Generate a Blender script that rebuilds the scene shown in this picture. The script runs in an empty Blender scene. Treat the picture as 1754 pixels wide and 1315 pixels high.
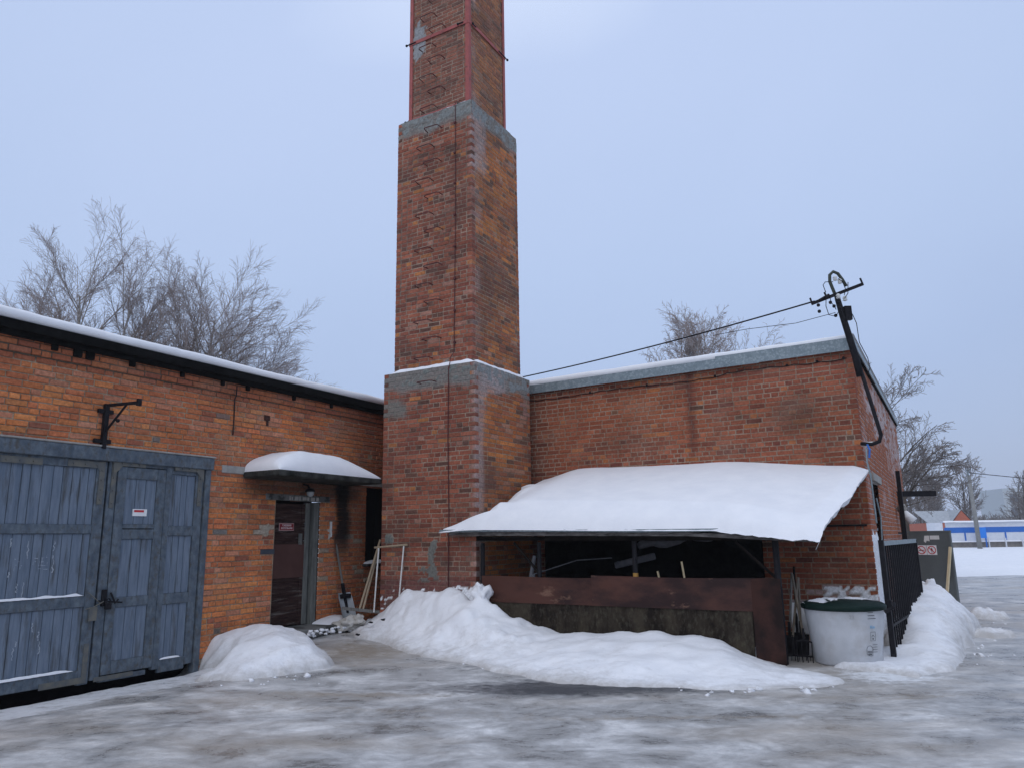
import bpy, math, random
from mathutils import Vector, Matrix, noise
from math import sin, cos, radians, pi, sqrt, exp
SC = bpy.context.scene
COL = SC.collection
# ---------------------------------------------------------------- camera
EYE = 1.75
pitch, roll = radians(11.689), radians(-0.91)
Fv = Vector((0, cos(pitch), sin(pitch))); U0 = Vector((0, -sin(pitch), cos(pitch))); R0 = Vector((1, 0, 0))
Rv = cos(roll) * R0 + sin(roll) * U0; Uv = -sin(roll) * R0 + cos(roll) * U0
cd = bpy.data.cameras.new('camera'); cam = bpy.data.objects.new('camera', cd); COL.objects.link(cam)
M = Matrix((Rv, Uv, -Fv)).transposed().to_4x4(); M.translation = Vector((0, 0, EYE))
cam.matrix_world = M
cd.sensor_width = 36; cd.lens = 1282.9 / 1754 * 36; cd.clip_start = 0.05; cd.clip_end = 2000
SC.camera = cam
# ---------------------------------------------------------------- world, sun, exposure (overcast winter day)
W = bpy.data.worlds.new('World'); SC.world = W; W.use_nodes = True
nt = W.node_tree; nt.nodes.clear()
out = nt.nodes.new('ShaderNodeOutputWorld')
bg1 = nt.nodes.new('ShaderNodeBackground'); bg2 = nt.nodes.new('ShaderNodeBackground'); add = nt.nodes.new('ShaderNodeAddShader')
sky = nt.nodes.new('ShaderNodeTexSky'); sky.sky_type = 'NISHITA'; sky.sun_disc = False
sky.sun_elevation = radians(38); sky.sun_rotation = radians(200); sky.air_density = 1.0; sky.dust_density = 3.0
nt.links.new(sky.outputs[0], bg1.inputs[0]); bg1.inputs[1].default_value = 0.012
tc = nt.nodes.new('ShaderNodeTexCoord'); sx = nt.nodes.new('ShaderNodeSeparateXYZ')
nt.links.new(tc.outputs['Generated'], sx.inputs[0])
nz = nt.nodes.new('ShaderNodeTexNoise'); nz.inputs['Scale'].default_value = 1.3; nz.inputs['Detail'].default_value = 5; nz.inputs['Roughness'].default_value = .45; nz.inputs['Distortion'].default_value = .4
nt.links.new(tc.outputs['Generated'], nz.inputs['Vector'])
mz = nt.nodes.new('ShaderNodeMath'); mz.operation = 'MULTIPLY_ADD'; mz.inputs[1].default_value = 0.55; mz.inputs[2].default_value = -0.27
nt.links.new(nz.outputs[0], mz.inputs[0])
m2 = nt.nodes.new('ShaderNodeMath'); m2.operation = 'MULTIPLY_ADD'; m2.inputs[1].default_value = -0.12   # brighter cloud to the left
nt.links.new(sx.outputs[0], m2.inputs[0]); nt.links.new(mz.outputs[0], m2.inputs[2])
m3 = nt.nodes.new('ShaderNodeMath'); m3.operation = 'ADD'
nt.links.new(sx.outputs[2], m3.inputs[0]); nt.links.new(m2.outputs[0], m3.inputs[1])
cr = nt.nodes.new('ShaderNodeValToRGB')
nt.links.new(m3.outputs[0], cr.inputs[0])
e = cr.color_ramp.elements
e[0].position = 0.0; e[0].color = (0.375, 0.455, 0.645, 1)
e[1].position = 1.0; e[1].color = (.90, 1.00, 1.20, 1)
for p, c in ((0.18, (0.385, 0.485, 0.71, 1)), (0.40, (0.445, 0.555, 0.79, 1)), (0.66, (0.50, 0.605, 0.85, 1)), (0.84, (0.78, 0.87, 1.05, 1))):
    k = cr.color_ramp.elements.new(p); k.color = c
nt.links.new(cr.outputs[0], bg2.inputs[0]); bg2.inputs[1].default_value = 1.04
nt.links.new(bg1.outputs[0], add.inputs[0]); nt.links.new(bg2.outputs[0], add.inputs[1]); nt.links.new(add.outputs[0], out.inputs[0])
sd = bpy.data.lights.new('sun', 'SUN'); sun = bpy.data.objects.new('sun', sd); COL.objects.link(sun)
sd.energy = 0.5; sd.angle = radians(50); sd.color = (1.0, 0.96, 0.91)
sun.rotation_euler = (radians(48), 0, radians(-20))
SC.view_settings.view_transform = 'Standard'; SC.view_settings.look = 'None'
SC.view_settings.exposure = 0.0; SC.view_settings.gamma = 1.0

# ---------------------------------------------------------------- helpers
V = Vector
def fbm(x, y, z=0.0, o=4): return noise.fractal(V((x, y, z)), 1.0, 2.0, o)
def sstep(a, b, x):
    t = max(0.0, min(1.0, (x - a) / (b - a))); return t * t * (3 - 2 * t)
def lerp(a, b, t): return a + (b - a) * t
def mixc(a, b, t): return tuple(a[i] + (b[i] - a[i]) * t for i in range(3))
def tag(o, label=None, cat=None, group=None, kind=None):
    if label: o['label'] = label
    if cat: o['category'] = cat
    if group: o['group'] = group
    if kind: o['kind'] = kind
    return o
def empty(name, loc=(0, 0, 0), rz=0.0, label=None, cat=None, group=None):
    o = bpy.data.objects.new(name, None); COL.objects.link(o)
    o.location = loc; o.rotation_euler = (0, 0, rz); o.empty_display_size = 0.2
    return tag(o, label, cat, group)
class MB:
    def __init__(s): s.v = []; s.f = []; s.c = []; s.cur = None; s.uv = None
    def vert(s, p, c=None):
        s.v.append(tuple(p)); s.c.append(c or s.cur or (1, 1, 1)); return len(s.v) - 1
    def quad(s, a, b, c, d, col=None):
        i = [s.vert(p, col) for p in (a, b, c, d)]; s.f.append(tuple(i))
    def poly(s, pts, col=None):
        s.f.append(tuple(s.vert(p, col) for p in pts))
    def box(s, lo, hi, m=None, col=None, bev=0.0):
        x0, y0, z0 = lo; x1, y1, z1 = hi
        if bev > 0:
            b = min(bev, (x1-x0)*.45, (y1-y0)*.45, (z1-z0)*.45)
            ring = lambda z, i: [(x0+i, y0+b), (x0+b, y0+i), (x1-b, y0+i), (x1-i, y0+b), (x1-i, y1-b), (x1-b, y1-i), (x0+b, y1-i), (x0+i, y1-b)]
            lv = [(z0, b*.9), (z0+b, 0), (z1-b, 0), (z1, b*.9)]
            idx = []
            for z, i in lv:
                pts = ring(z, i)
                idx.append([s.vert((m @ V((p[0], p[1], z))) if m else (p[0], p[1], z), col) for p in pts])
            for a in range(3):
                for k in range(8):
                    s.f.append((idx[a][k], idx[a][(k+1) % 8], idx[a+1][(k+1) % 8], idx[a+1][k]))
            s.f.append(tuple(reversed(idx[0]))); s.f.append(tuple(idx[3])); return
        P = [(x0,y0,z0),(x1,y0,z0),(x1,y1,z0),(x0,y1,z0),(x0,y0,z1),(x1,y0,z1),(x1,y1,z1),(x0,y1,z1)]
        i = [s.vert((m @ V(p)) if m else p, col) for p in P]
        for q in ((3,2,1,0),(4,5,6,7),(0,1,5,4),(1,2,6,5),(2,3,7,6),(3,0,4,7)): s.f.append(tuple(i[k] for k in q))
    def bar(s, a, b, w, h, col=None, up=(0, 0, 1)):
        a, b = V(a), V(b); d = (b - a); L = d.length; d.normalize()
        u = V(up)
        if abs(d.dot(u)) > .99: u = V((1, 0, 0))
        x = d.cross(u).normalized(); y = x.cross(d).normalized()
        m = Matrix((x, d, y)).transposed().to_4x4(); m.translation = a
        s.box((-w/2, 0, -h/2), (w/2, L, h/2), m, col)
    def tube(s, pts, rad, n=8, cap=True, col=None):
        pts = [V(p) for p in pts]
        if not isinstance(rad, (list, tuple)): rad = [rad] * len(pts)
        rings = []; px = None
        for i, p in enumerate(pts):
            d = (pts[min(i+1, len(pts)-1)] - pts[max(i-1, 0)])
            if d.length < 1e-9: d = V((0, 0, 1))
            d.normalize()
            if px is None:
                px = d.cross(V((0, 0, 1)) if abs(d.z) < .9 else V((1, 0, 0))).normalized()
            else:
                px = (px - d * px.dot(d))
                px = px.normalized() if px.length > 1e-6 else d.orthogonal().normalized()
            py = d.cross(px)
            rings.append([s.vert(p + (px * cos(2*pi*k/n) + py * sin(2*pi*k/n)) * rad[i], col) for k in range(n)])
        for a, b in zip(rings, rings[1:]):
            for k in range(n): s.f.append((a[k], a[(k+1) % n], b[(k+1) % n], b[k]))
        if cap: s.f.append(tuple(reversed(rings[0]))); s.f.append(tuple(rings[-1]))
    def lathe(s, prof, n=32, c=(0, 0, 0), col=None, m=None):
        rings = []
        for r, z in prof:
            rings.append([s.vert((m @ V((r*cos(2*pi*k/n), r*sin(2*pi*k/n), z))) if m else (c[0]+r*cos(2*pi*k/n), c[1]+r*sin(2*pi*k/n), c[2]+z), col) for k in range(n)])
        for a, b in zip(rings, rings[1:]):
            for k in range(n): s.f.append((a[k], a[(k+1) % n], b[(k+1) % n], b[k]))
        s.f.append(tuple(reversed(rings[0]))); s.f.append(tuple(rings[-1]))
    def ball(s, c, r, sub=2, squash=1.0, rough=0.0, seed=0, col=None):
        n = 8 * sub; m_ = 5 * sub; rows = []
        for i in range(m_ + 1):
            th = pi * i / m_; row = []
            for k in range(n):
                d = V((sin(th)*cos(2*pi*k/n), sin(th)*sin(2*pi*k/n), cos(th)))
                rr = r * (1 + rough * noise.noise(d * 1.7 + V((seed, seed * 2.3, 0))))
                row.append(s.vert((c[0]+d.x*rr, c[1]+d.y*rr, c[2]+d.z*rr*squash), col))
            rows.append(row)
        for a, b in zip(rows, rows[1:]):
            for k in range(n): s.f.append((a[k], b[k], b[(k+1) % n], a[(k+1) % n]))
    def grid(s, nu, nv, fn):
        idx = []
        for j in range(nv + 1):
            row = []
            for i in range(nu + 1):
                r = fn(i / nu, j / nv); row.append(s.vert(r[0], r[1]) if isinstance(r[0], (tuple, Vector, list)) else s.vert(r))
            idx.append(row)
        for j in range(nv):
            for i in range(nu): s.f.append((idx[j][i], idx[j][i+1], idx[j+1][i+1], idx[j+1][i]))
    def build(s, name, mat, parent=None, smooth=False, colors=False, loc=None):
        me = bpy.data.meshes.new(name); me.from_pydata(s.v, [], s.f); me.update()
        if colors:
            a = me.attributes.new('col', 'FLOAT_COLOR', 'POINT')
            flat = []
            for c in s.c: flat += [c[0], c[1], c[2], 1.0]
            a.data.foreach_set('color', flat)
        if smooth: me.polygons.foreach_set('use_smooth', [True] * len(me.polygons))
        me.materials.append(mat)
        o = bpy.data.objects.new(name, me); COL.objects.link(o)
        if parent: o.parent = parent
        if loc: o.location = loc
        return o
def text(name, body, size, mat, parent, m, ext=0.001, align='CENTER', sx=1.0):
    cu = bpy.data.curves.new(name, 'FONT'); cu.body = body; cu.size = size; cu.align_x = align; cu.align_y = 'CENTER'; cu.extrude = ext
    t = bpy.data.objects.new(name, cu); COL.objects.link(t)
    me = bpy.data.meshes.new_from_object(t.evaluated_get(bpy.context.evaluated_depsgraph_get()))
    bpy.data.objects.remove(t)
    me.materials.clear(); me.materials.append(mat)
    o = bpy.data.objects.new(name, me); COL.objects.link(o); o.parent = parent
    o.matrix_local = m @ Matrix.Diagonal((sx, 1, 1, 1)); return o
FRONT = Matrix.Rotation(pi/2, 4, 'X')     # text plane facing local -y
def at(x, y, z): return Matrix.Translation((x, y, z))

# ---------------------------------------------------------------- materials
def N(nt, t, **kw):
    n = nt.nodes.new(t)
    for k, v in kw.items():
        if k in n.inputs: n.inputs[k].default_value = v
        else: setattr(n, k, v)
    return n
def mat(name, c1, c2=None, rough=.7, metal=0.0, scale=6.0, detail=6.0, stretch=(1, 1, 1), bump=.3, bscale=None, contrast=(.35, .65), attr=False,
        third=None, tscale=2.0, tcon=(.55, .7), bdist=.01, spec=.5, rvar=0.0, sss=0.0):
    m = bpy.data.materials.new(name); m.use_nodes = True; t = m.node_tree; b = t.nodes['Principled BSDF']
    b.inputs['Roughness'].default_value = rough; b.inputs['Metallic'].default_value = metal
    b.inputs['Specular IOR Level'].default_value = spec
    tc = N(t, 'ShaderNodeTexCoord'); mp = N(t, 'ShaderNodeMapping'); mp.inputs['Scale'].default_value = stretch
    t.links.new(tc.outputs['Object'], mp.inputs[0])
    nz = N(t, 'ShaderNodeTexNoise', Scale=scale, Detail=detail, Roughness=.62); t.links.new(mp.outputs[0], nz.inputs['Vector'])
    mr = N(t, 'ShaderNodeMapRange'); mr.inputs[1].default_value = contrast[0]; mr.inputs[2].default_value = contrast[1]
    t.links.new(nz.outputs[0], mr.inputs[0])
    if attr:
        at_ = N(t, 'ShaderNodeAttribute', attribute_name='col')
        mx = N(t, 'ShaderNodeMix', data_type='RGBA', blend_type='MULTIPLY'); mx.inputs[0].default_value = 1
        r = N(t, 'ShaderNodeMapRange'); r.inputs[1].default_value = .25; r.inputs[2].default_value = .75; r.inputs[3].default_value = c1; r.inputs[4].default_value = c2
        t.links.new(nz.outputs[0], r.inputs[0])
        cb = N(t, 'ShaderNodeCombineColor'); [t.links.new(r.outputs[0], cb.inputs[i]) for i in range(3)]
        t.links.new(at_.outputs['Color'], mx.inputs[6]); t.links.new(cb.outputs[0], mx.inputs[7]); colo = mx.outputs[2]
    else:
        mx = N(t, 'ShaderNodeMix', data_type='RGBA'); c2 = c2 or c1
        mx.inputs[6].default_value = (*c1, 1); mx.inputs[7].default_value = (*c2, 1); t.links.new(mr.outputs[0], mx.inputs[0]); colo = mx.outputs[2]
    if third:
        n3 = N(t, 'ShaderNodeTexNoise', Scale=tscale, Detail=8.0, Roughness=.65); t.links.new(mp.outputs[0], n3.inputs['Vector'])
        r3 = N(t, 'ShaderNodeMapRange'); r3.inputs[1].default_value = tcon[0]; r3.inputs[2].default_value = tcon[1]; t.links.new(n3.outputs[0], r3.inputs[0])
        m3 = N(t, 'ShaderNodeMix', data_type='RGBA'); m3.inputs[7].default_value = (*third, 1)
        t.links.new(r3.outputs[0], m3.inputs[0]); t.links.new(colo, m3.inputs[6]); colo = m3.outputs[2]
    t.links.new(colo, b.inputs['Base Color'])
    if rvar:
        rr = N(t, 'ShaderNodeMapRange'); rr.inputs[1].default_value = .3; rr.inputs[2].default_value = .7; rr.inputs[3].default_value = rough - rvar; rr.inputs[4].default_value = rough + rvar
        t.links.new(nz.outputs[0], rr.inputs[0]); t.links.new(rr.outputs[0], b.inputs['Roughness'])
    if bump:
        nb = N(t, 'ShaderNodeTexNoise', Scale=bscale or scale * 4, Detail=5.0); t.links.new(mp.outputs[0], nb.inputs['Vector'])
        bp = N(t, 'ShaderNodeBump'); bp.inputs['Strength'].default_value = bump; bp.inputs['Distance'].default_value = bdist
        t.links.new(nb.outputs[0], bp.inputs['Height']); t.links.new(bp.outputs[0], b.inputs['Normal'])
    if sss:
        b.inputs['Subsurface Weight'].default_value = sss; b.inputs['Subsurface Radius'].default_value = (.04, .06, .08)
    return m
masonry = mat('masonry', .62, 1.50, rough=.92, scale=26, attr=True, bump=.5, bscale=90, bdist=.006, spec=.2)
snow_m = mat('snow', (.80, .81, .835), (.86, .865, .88), rough=.62, scale=3, bump=.35, bscale=22, bdist=.012, spec=.25)
snow_dirty = mat('trodden_snow', (.60, .58, .56), (.80, .80, .80), rough=.7, scale=5, bump=.8, bscale=22, bdist=.03, spec=.3)
blue_paint = mat('old_blue_paint', (.115, .15, .20), (.18, .22, .275), rough=.75, scale=3, stretch=(7, 7, .8), bump=.5, bscale=22, bdist=.004,
                 third=(.07, .072, .072), tscale=1.8, tcon=(.52, .70), spec=.25)
blue_frame = mat('weathered_blue_frame', (.065, .085, .11), (.14, .17, .20), rough=.8, scale=4, stretch=(3, 3, 2), bump=.5, bscale=24, bdist=.004,
                 third=(.085, .083, .078), tscale=5.5, tcon=(.50, .68), spec=.25)
strap_m = mat('painted_iron_strap', (.09, .10, .105), (.155, .145, .115), rough=.6, scale=9, bump=.2)
black_m = mat('black_iron', (.008, .008, .011), (.018, .017, .02), rough=.6, scale=12, bump=.2, spec=.15)
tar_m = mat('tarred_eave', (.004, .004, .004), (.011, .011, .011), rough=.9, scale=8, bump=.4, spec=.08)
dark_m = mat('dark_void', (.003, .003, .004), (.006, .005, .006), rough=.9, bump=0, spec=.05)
galv = mat('galvanised_sheet', (.17, .215, .235), (.24, .29, .31), rough=.5, metal=.35, scale=14, bump=.15, third=(.30, .35, .37), tscale=26, tcon=(.5, .6))
conc = mat('stained_concrete', (.10, .105, .10), (.20, .20, .19), rough=.9, scale=6, bump=.5, bscale=40, third=(.03, .03, .028), tscale=3, tcon=(.48, .6))
conc_light = mat('grey_lintel_concrete', (.26, .25, .23), (.38, .36, .33), rough=.9, scale=9, bump=.4)
red_iron = mat('red_lead_iron', (.36, .085, .075), (.30, .07, .06), rough=.7, scale=10, bump=.2, third=(.12, .05, .04), tscale=9, tcon=(.55, .7))
rung_m = mat('rusty_rung_iron', (.10, .018, .018), (.06, .014, .014), rough=.8, bump=0)
rust_m = mat('brown_rusted_sheet', (.085, .034, .024), (.026, .012, .011), rough=.6, spec=.25, contrast=(.40, .60), scale=1.6, bump=.2, stretch=(.7, 1, 1.6), third=(.20, .11, .075), tscale=3.0, tcon=(.60, .69), rvar=.12)
end_rust = mat('dark_oxide_sheet', (.016, .009, .008), (.050, .021, .016), rough=.7, scale=2.4, bump=.2, spec=.15, contrast=(.42, .6))
sheet_low = mat('blackened_sheet', (.012, .008, .006), (.048, .038, .026), rough=.8, spec=.15, contrast=(.42, .60), scale=2.2, bump=.3, stretch=(1.4, 1, .75), third=(.085, .077, .055), tscale=16, tcon=(.50, .82))
door_old = mat('dark_brown_door_wood', (.020, .009, .009), (.06, .034, .028), rough=.9, scale=4, stretch=(1, 1, 8), bump=.8, bscale=14, bdist=.006, third=(.15, .13, .115), tscale=2.2, tcon=(.54, .68), spec=.15)
door_sheet = mat('brown_painted_sheet', (.075, .036, .03), (.095, .047, .04), spec=.15, rough=.8, scale=2, bump=.1)
grey_wood = mat('grey_bare_wood', (.12, .115, .105), (.20, .19, .17), rough=.85, scale=6, stretch=(6, 6, .7), bump=.5)
wood_m = mat('tool_handle_wood', (.30, .23, .15), (.40, .31, .21), rough=.7, scale=8, stretch=(5, 5, .6), bump=.2)
pale_wood = mat('pale_fresh_wood', (.58, .47, .28), (.66, .55, .36), rough=.7, scale=8, bump=.2)
white_pipe = mat('white_painted_pipe', (.62, .62, .58), (.72, .72, .70), rough=.5, bump=.1, third=(.35, .27, .2), tscale=9, tcon=(.6, .7))
white_m = mat('white_sheet', (.78, .78, .78), (.84, .84, .84), rough=.5, bump=.05)
red_m = mat('sign_red', (.55, .02, .03), (.5, .02, .03), rough=.5, bump=0)
dred_m = mat('dark_sign_red', (.22, .008, .015), (.2, .008, .012), rough=.4, bump=0)
ink_m = mat('black_ink', (.02, .02, .025), (.03, .03, .03), rough=.6, bump=0)
blue_ink = mat('blue_ink', (.12, .38, .62), (.15, .42, .65), rough=.6, bump=0)
tub_m = mat('frosted_white_plastic', (.44, .455, .475), (.54, .555, .58), rough=.45, scale=4, bump=.1, third=(.40, .39, .38), tscale=3, tcon=(.5, .75))
green_lid = mat('dark_green_lid', (.003, .013, .010), (.006, .020, .016), rough=.6, spec=.15, scale=8, bump=.2)
steel_door = mat('grey_steel_leaf', (.092, .108, .108), (.115, .132, .132), rough=.5, scale=3, bump=.15, third=(.12, .07, .045), tscale=2.0, tcon=(.68, .78))
glass_m = mat('lamp_glass', (.30, .32, .33), (.36, .38, .38), rough=.2, bump=0)
birch_m = mat('birch_bark', (.42, .39, .36), (.20, .17, .15), rough=.9, scale=5, bump=.2)
twig_m = mat('birch_twigs', (.33, .27, .25), (.24, .20, .185), rough=.9, bump=0)
bark_m = mat('dark_bark', (.075, .06, .05), (.13, .11, .095), rough=.9, bump=.2)
frost_haze_twig = mat('frosted_hazy_twigs', (.20, .185, .18), (.15, .135, .13), rough=.9, bump=0)  # frost tint, kept pale so the colour also carries the far haze
ice_blue = mat('rink_blue_board', (.02, .13, .46), (.03, .15, .5), rough=.5, bump=.05)
rink_white = mat('rink_white_board', (.60, .63, .68), (.68, .70, .74), rough=.5, bump=.05)
house_red = mat('far_brick_red', (.36, .11, .07), (.42, .14, .09), rough=.9, scale=5, bump=.3)
insul_m = mat('porcelain', (.60, .62, .6), (.68, .68, .66), rough=.3, bump=0)
sack_m = mat('dirty_sack', (.42, .39, .34), (.60, .58, .54), rough=.9, scale=9, bump=.6)
clutter_m = mat('grey_insulation_wrap', (.12, .125, .14), (.20, .20, .215), rough=.8, scale=8, bump=.5)
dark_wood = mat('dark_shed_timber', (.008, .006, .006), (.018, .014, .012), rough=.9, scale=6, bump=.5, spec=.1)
weathered_edge = mat('weathered_eave_board', (.05, .045, .04), (.22, .20, .19), rough=.85, scale=5, stretch=(1.2, 6, 6), bump=.5)

# ---------------------------------------------------------------- ice / ground
def ground_mat():
    m = bpy.data.materials.new('trampled_ice'); m.use_nodes = True; t = m.node_tree; b = t.nodes['Principled BSDF']
    tc = N(t, 'ShaderNodeTexCoord')
    mp = N(t, 'ShaderNodeMapping'); mp.inputs['Scale'].default_value = (1.35, 1.75, 1); mp.inputs['Rotation'].default_value = (0, 0, radians(12))
    t.links.new(tc.outputs['Object'], mp.inputs[0])
    mp2 = N(t, 'ShaderNodeMapping'); mp2.inputs['Scale'].default_value = (.28, .8, 1); mp2.inputs['Rotation'].default_value = (0, 0, radians(-14)); t.links.new(tc.outputs['Object'], mp2.inputs[0])
    n1 = N(t, 'ShaderNodeTexNoise', Scale=1.15, Detail=15.0, Roughness=.70, Distortion=.25); t.links.new(mp.outputs[0], n1.inputs['Vector'])
    r1 = N(t, 'ShaderNodeValToRGB'); t.links.new(n1.outputs[0], r1.inputs[0])
    el = r1.color_ramp.elements; el[0].position = .34; el[0].color = (.15, .146, .14, 1); el[1].position = .69; el[1].color = (.80, .79, .775, 1)
    for p, c in ((.42, (.31, .305, .298, 1)), (.51, (.45, .446, .44, 1)), (.59, (.59, .585, .577, 1))):
        k = el.new(p); k.color = c
    n2 = N(t, 'ShaderNodeTexNoise', Scale=1.1, Detail=6.0, Roughness=.6); t.links.new(mp2.outputs[0], n2.inputs['Vector'])
    r2 = N(t, 'ShaderNodeMapRange'); r2.inputs[1].default_value = .48; r2.inputs[2].default_value = .66; r2.inputs[4].default_value = .6; t.links.new(n2.outputs[0], r2.inputs[0])
    mx = N(t, 'ShaderNodeMix', data_type='RGBA', blend_type='MIX'); mx.inputs[7].default_value = (.37, .315, .255, 1)
    t.links.new(r2.outputs[0], mx.inputs[0]); t.links.new(r1.outputs[0], mx.inputs[6])
    # attribute: wear (r: wet dark, g: brown tread, b: snowy)
    at_ = N(t, 'ShaderNodeAttribute', attribute_name='col'); sp = N(t, 'ShaderNodeSeparateColor'); t.links.new(at_.outputs['Color'], sp.inputs[0])
    n3 = N(t, 'ShaderNodeTexNoise', Scale=5.0, Detail=7.0, Roughness=.7); t.links.new(mp.outputs[0], n3.inputs['Vector'])
    def mask(ch, lo, hi):
        a = N(t, 'ShaderNodeMath', operation='ADD'); t.links.new(sp.outputs[ch], a.inputs[0])
        s_ = N(t, 'ShaderNodeMath', operation='MULTIPLY_ADD'); s_.inputs[1].default_value = 1.1; s_.inputs[2].default_value = -.55
        t.links.new(n3.outputs[0], s_.inputs[0]); t.links.new(s_.outputs[0], a.inputs[1])
        r = N(t, 'ShaderNodeMapRange'); r.inputs[1].default_value = lo; r.inputs[2].default_value = hi; t.links.new(a.outputs[0], r.inputs[0]); return r.outputs[0]
    c = mx.outputs[2]
    for ch, lo, hi, colr in ((0, .35, .75, (.07, .072, .078)), (1, .35, .8, (.30, .255, .205)), (2, .38, .62, (.78, .79, .80))):
        m4 = N(t, 'ShaderNodeMix', data_type='RGBA'); m4.inputs[7].default_value = (*colr, 1)
        t.links.new(mask(ch, lo, hi), m4.inputs[0]); t.links.new(c, m4.inputs[6]); c = m4.outputs[2]
    t.links.new(c, b.inputs['Base Color'])
    rr = N(t, 'ShaderNodeMapRange'); rr.inputs[1].default_value = .35; rr.inputs[2].default_value = .65; rr.inputs[3].default_value = .20; rr.inputs[4].default_value = .60
    t.links.new(n1.outputs[0], rr.inputs[0]); t.links.new(rr.outputs[0], b.inputs['Roughness']); b.inputs['Specular IOR Level'].default_value = .30
    n5 = N(t, 'ShaderNodeTexNoise', Scale=6.0, Detail=8.0, Roughness=.7); t.links.new(mp.outputs[0], n5.inputs['Vector'])
    bp = N(t, 'ShaderNodeBump'); bp.inputs['Strength'].default_value = .8; bp.inputs['Distance'].default_value = .025
    t.links.new(n5.outputs[0], bp.inputs['Height']); t.links.new(bp.outputs[0], b.inputs['Normal'])
    return m
ice_m = ground_mat()

# ---------------------------------------------------------------- site frames (metres)
AL, AR, AC = radians(61.28), radians(-32.4), radians(-30.02)
PL, RC, PC = V((-4.93, 9.93, 0)), V((5.139, 10.996, 0)), V((-.61, 12.11, 0))
uL = V((cos(AL), sin(AL), 0)); nL = V((uL.y, -uL.x, 0))
uR = V((cos(AR), sin(AR), 0)); nR = V((uR.y, -uR.x, 0))
uC = V((cos(AC), sin(AC), 0)); bC = V((-uC.y, uC.x, 0))
def fL(s, n, z=0): p = PL + uL * s + nL * n; return V((p.x, p.y, z))
def fR(u, n, z=0): p = RC + uR * u + nR * n; return V((p.x, p.y, z))
def fC(a, b, z=0): p = PC + uC * a + bC * b; return V((p.x, p.y, z))
def ga(x, y, cx, cy, r): return exp(-((x-cx)**2 + (y-cy)**2) / (r*r))
def G(x, y):
    z = .19 + .11 * ga(x, y, -3.0, 12.6, 1.5) + .06 * ga(x, y, 4.6, 9.9, 1.6)
    d = V((x - PL.x, y - PL.y, 0)); s = d.dot(uL); n = d.dot(nL)
    z -= .10 * sstep(1.6, .6, s) * sstep(2.2, .3, n)
    z -= .16 * sstep(1.25, 1.0, s) * sstep(.34, .05, n)
    z += .018 * fbm(x*.5, y*.5) + .014 * fbm(x*2.2, y*3.0, 3)
    return z
def axis(a, b, fine, far, k=1.35):
    L_ = []; x = a
    while x < b: L_.append(x); x += fine
    L_.append(b); st = fine; x = b
    while x < far: st *= k; x += st; L_.append(x)
    st = fine; x = a; P = []
    while x > -far: st *= k; x -= st; P.append(x)
    return P[::-1] + L_
xs, ys = axis(-9, 13, .11, 600), axis(2.2, 19, .11, 600)
g = MB()
for y in ys:
    for x in xs:
        wet = 1.05 * ga(x/2.0, y/.6, .9/2.0, 8.55/.6, 1.0) + .5 * ga(x/1.2, y/.5, -.3/1.2, 10.0/.5, 1) + .35 * ga(x/1.5, y/.5, 3.6/1.5, 7.0/.5, 1)
        tread = .8 * ga(x, y, -2.2, 11.2, 1.15) + .35 * ga(x/2.2, y/.35, -2.6/2.2, 8.3/.35, 1) + .5 * ga(x/2.6, y/.25, -1.6/2.6, (7.6 - .16*(x+1.6))/.25, 1) + .42*ga(x, y, 3.6, 8.6, .8)
        for c0, c1, c2 in ((8.55, -.20, .012), (7.35, -.14, .015), (5.2, .05, .0), (4.1, .06, .0)):
            tread += .62*exp(-((y - (c0 + c1*(x+3) + c2*(x+3)**2))/.13)**2)*(.5 + .5*fbm(x*.6, c0))
        d = V((x - PL.x, y - PL.y, 0)); s_, n_ = d.dot(uL), d.dot(nL)
        sn = .62 * sstep(1.2, .35, abs(n_ - .55)) * sstep(2.4, 1.2, s_) + .62 * ga(x, y, 4.1, 8.75, .75) + .35 * sstep(9, 16, x) + .25 * ga(x, y, 7.4, 12.2, 1.6) + .2 * sstep(4.5, 2.5, y)
        g.vert((x, y, G(x, y) if abs(x) < 60 and y < 70 else .19), (wet, tread, sn))
nx = len(xs)
for j in range(len(ys) - 1):
    for i in range(nx - 1): g.f.append((j*nx+i, j*nx+i+1, (j+1)*nx+i+1, (j+1)*nx+i))
tag(g.build('ground', ice_m, smooth=True, colors=True), kind='structure')
# far snow field / bank
def bank(x, y):
    e_ = 27.5 + 1.2 * fbm(x*.08, 7) + max(0, 14 - x) * 1.2
    t_ = y - e_
    z = .10 + .17 * sstep(-.5, 1.2, t_) + .18 * sstep(2.5, 4.0, t_) + .42 * sstep(4, 16, t_) + .03 * fbm(x*.3, y*.6)
    return z
g = MB(); X_ = [-600, -300, -150, -80, -50, -35, -25, -15, -8, -2] + [i * .7 for i in range(0, 75)] + [55, 60, 70, 85, 110, 160, 300, 600]
Y_ = [23 + i * .35 for i in range(70)] + [48, 50, 53, 57, 62, 70, 80, 100, 150, 300, 600]
for y in Y_:
    for x in X_: g.vert((x, y, bank(x, y)))
nx = len(X_)
for j in range(len(Y_) - 1):
    for i in range(nx - 1): g.f.append((j*nx+i, j*nx+i+1, (j+1)*nx+i+1, (j+1)*nx+i))
tag(g.build('snow_field', snow_m, smooth=True), kind='structure')

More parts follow.
